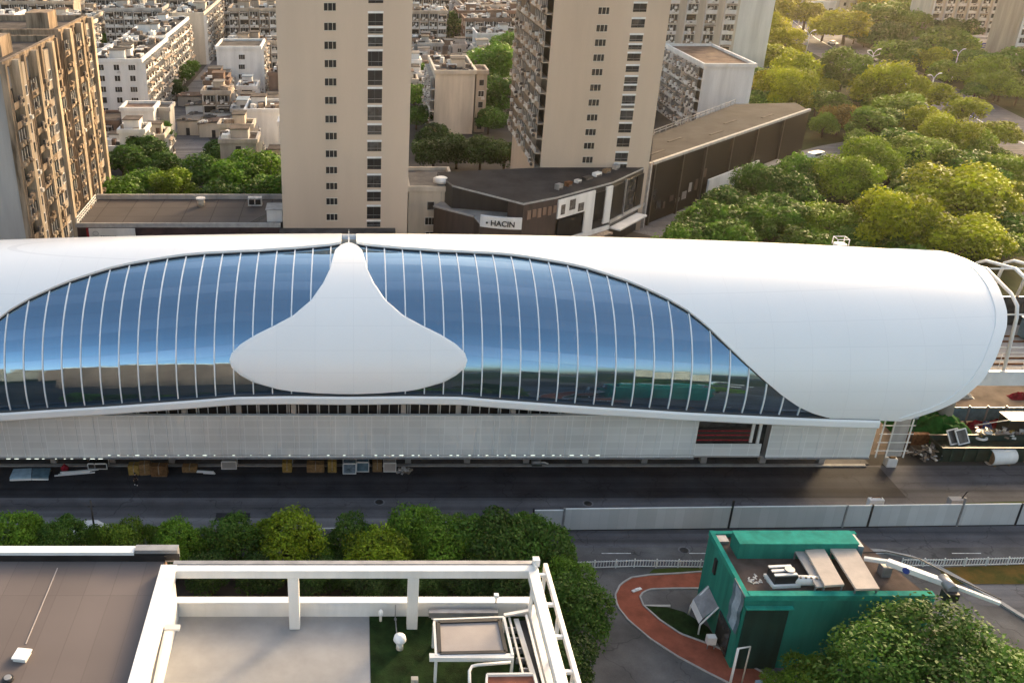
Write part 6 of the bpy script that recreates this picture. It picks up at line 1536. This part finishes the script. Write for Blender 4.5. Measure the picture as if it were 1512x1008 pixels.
for k in range(60):
    m = Matrix.Translation((r_.uniform(-2.6, 4), r_.uniform(-.6, .9), r_.uniform(.1, .8))) @ Matrix.Rotation(r_.uniform(0, 3), 4, 'Z') @ Matrix.Rotation(r_.uniform(-.6, .6), 4, 'X'); L = r_.uniform(.15, .5); b.obox(m, -L, L, -L * .5, L * .5, -.1, .1, r_.choice(('clutter_a', 'clutter_c', 'metal_grey', 'carton_yellow', 'white_paint', 'wall_pink')))
b.build('junk', q)['kind'] = 'stuff'
p = P(1473, 683); q = thing('white_drum', 'large white drum with rusty open end lying in front of the skip', 'drum', (p.x, p.y - .1, 1.0), R(6)); N = 28
b = MB(); b.tube([(-1.5, 0, 0), (-1.45, 0, 0), (1.4, 0, 0), (1.5, 0, 0)], [.98, 1.0, 1.0, .93], 'white_paint', N, False); b.face([(1.5, .93 * math.cos(2 * math.pi * k / N), .93 * math.sin(2 * math.pi * k / N)) for k in range(N)], 'white_paint'); b.build('shell', q)
b = MB(); b.tube([(-1.49, 0, 0), (-1.2, 0, 0)], [.93, .9], 'slab_beige', N, False); b.face([(-1.2, .9 * math.cos(2 * math.pi * k / N), .9 * math.sin(2 * math.pi * k / N)) for k in range(N)], 'timber'); b.build('lining', q)
b = MB(); b.box(-1, -.8, -.7, .7, -1.0, -.85, 'timber'); b.box(.8, 1, -.7, .7, -1.0, -.85, 'timber'); b.build('chock', q)
p = P(1502, 665); q = thing('generator_box', 'black box container at the right edge behind the skip', 'container', (p.x + 1.5, p.y + 2.2, 0)); b = MB(); b.box(-2.6, 3, -1, 1, .1, 3.4, 'podium_black'); b.build('body', q, bevel=.05); b = MB(); b.box(-2.7, 3, -1.1, 1.1, 3.403, 3.55, 'metal_grey'); b.build('lid', q); b = MB(); b.tube([(-2.6, -1, 3.6), (-4, -.9, 3.3), (-6.5, -.6, 2.6)], .05, 'white_paint', 6); b.build('cable', q)
p0, p1 = P(1398, 622), P(1560, 622); q = thing('yard_fence', 'grey green translucent panel fence at the back of the yard', 'fence', p0); o_ = Vector(p0); n = 6
for k in range(n):
    a, c = p0.lerp(p1, k / n), p0.lerp(p1, (k + 1) / n); b = MB(); b.box(a.x + .12, c.x - .12, a.y - .04, a.y + .04, .1, 2.1, 'sheet_teal'); qb(b, 'panel'); b = MB(); b.box(a.x - .1, a.x + .1, a.y - .1, a.y + .1, 0, 2.3, 'metal_grey'); qb(b, 'post')
for i, (x, y, m, lab) in enumerate(((1440, 630, 'red_cloth', 'crimson tarp bundle by the panel fence, left one'), (1475, 628, 'red_cloth', 'longer crimson tarp bundle by the panel fence, right one'), (1455, 632, 'sign_blue', 'small blue bundle between the two crimson ones'), (1420, 585, 'clutter_a', 'pale bundle on the dirt behind the panel fence'), (1505, 587, 'red_cloth', 'crimson bundle on the dirt under the viaduct'))):
    p = P(x, y); mound(lab, 'tarp_bundle', 'bundle', (p.x, p.y, .01), [1.2, 1.9, .7, 1.4, 1.4][i], .7, [1.0, 1.0, 1.1, .8, .9][i], m, 20 + i)
c = [P(1338, 618, 6), P(1404, 589, 8), P(1413, 593, 8), P(1398, 612, 6)]
q = thing('dark_tarp', 'dark grey tarp slung below the rounded station end', 'tarp', (62, 99, 5)); o_ = Vector(q.location)
b = MB(); A_ = Vector((60.5, 96, 7.2)); B2 = Vector((67.5, 98.2, 9.3)); C2 = Vector((68.4, 99.0, 8.6)); D2 = Vector((62.5, 98.5, 4.5))
N = 14
for i in range(N):
    for jn in range(6):
        def g(u, v): 
            p = A_.lerp(B2, u).lerp(D2.lerp(C2, u), v); return p + Vector((0, .25 * math.sin(u * 14 + v * 3), -.3 * math.sin(math.pi * u) * v + .15 * math.sin(u * 19)))
        b.face([g(i / N, jn / 6), g((i + 1) / N, jn / 6), g((i + 1) / N, (jn + 1) / 6), g(i / N, (jn + 1) / 6)], 'metal_grey', True)
qb(b, 'cloth'); b = MB(); b.tube([A_, B2], .08, 'black_part', 6); b.tube([D2, (62.5, 98.5, 0)], .06, 'black_part', 6); b.tube([B2, (67.5, 98.2, 0)], .06, 'black_part', 6); qb(b, 'pole')

# ------------------------------------------------------------------ evening air
hm = bpy.data.materials.new('haze'); hm.use_nodes = True; hn = hm.node_tree.nodes; hn.remove(hn['Principled BSDF'])
pv = hn.new('ShaderNodeVolumePrincipled'); pv.inputs['Color'].default_value = (1, .93, .82, 1); pv.inputs['Density'].default_value = .00007; pv.inputs['Anisotropy'].default_value = .8
hm.node_tree.links.new(pv.outputs[0], hn['Material Output'].inputs['Volume']); M['haze'] = hm
b = MB(); b.box(-4600, 4600, -1600, 7100, -1, 75, 'haze'); tag(b.build('haze'), kind='stuff')
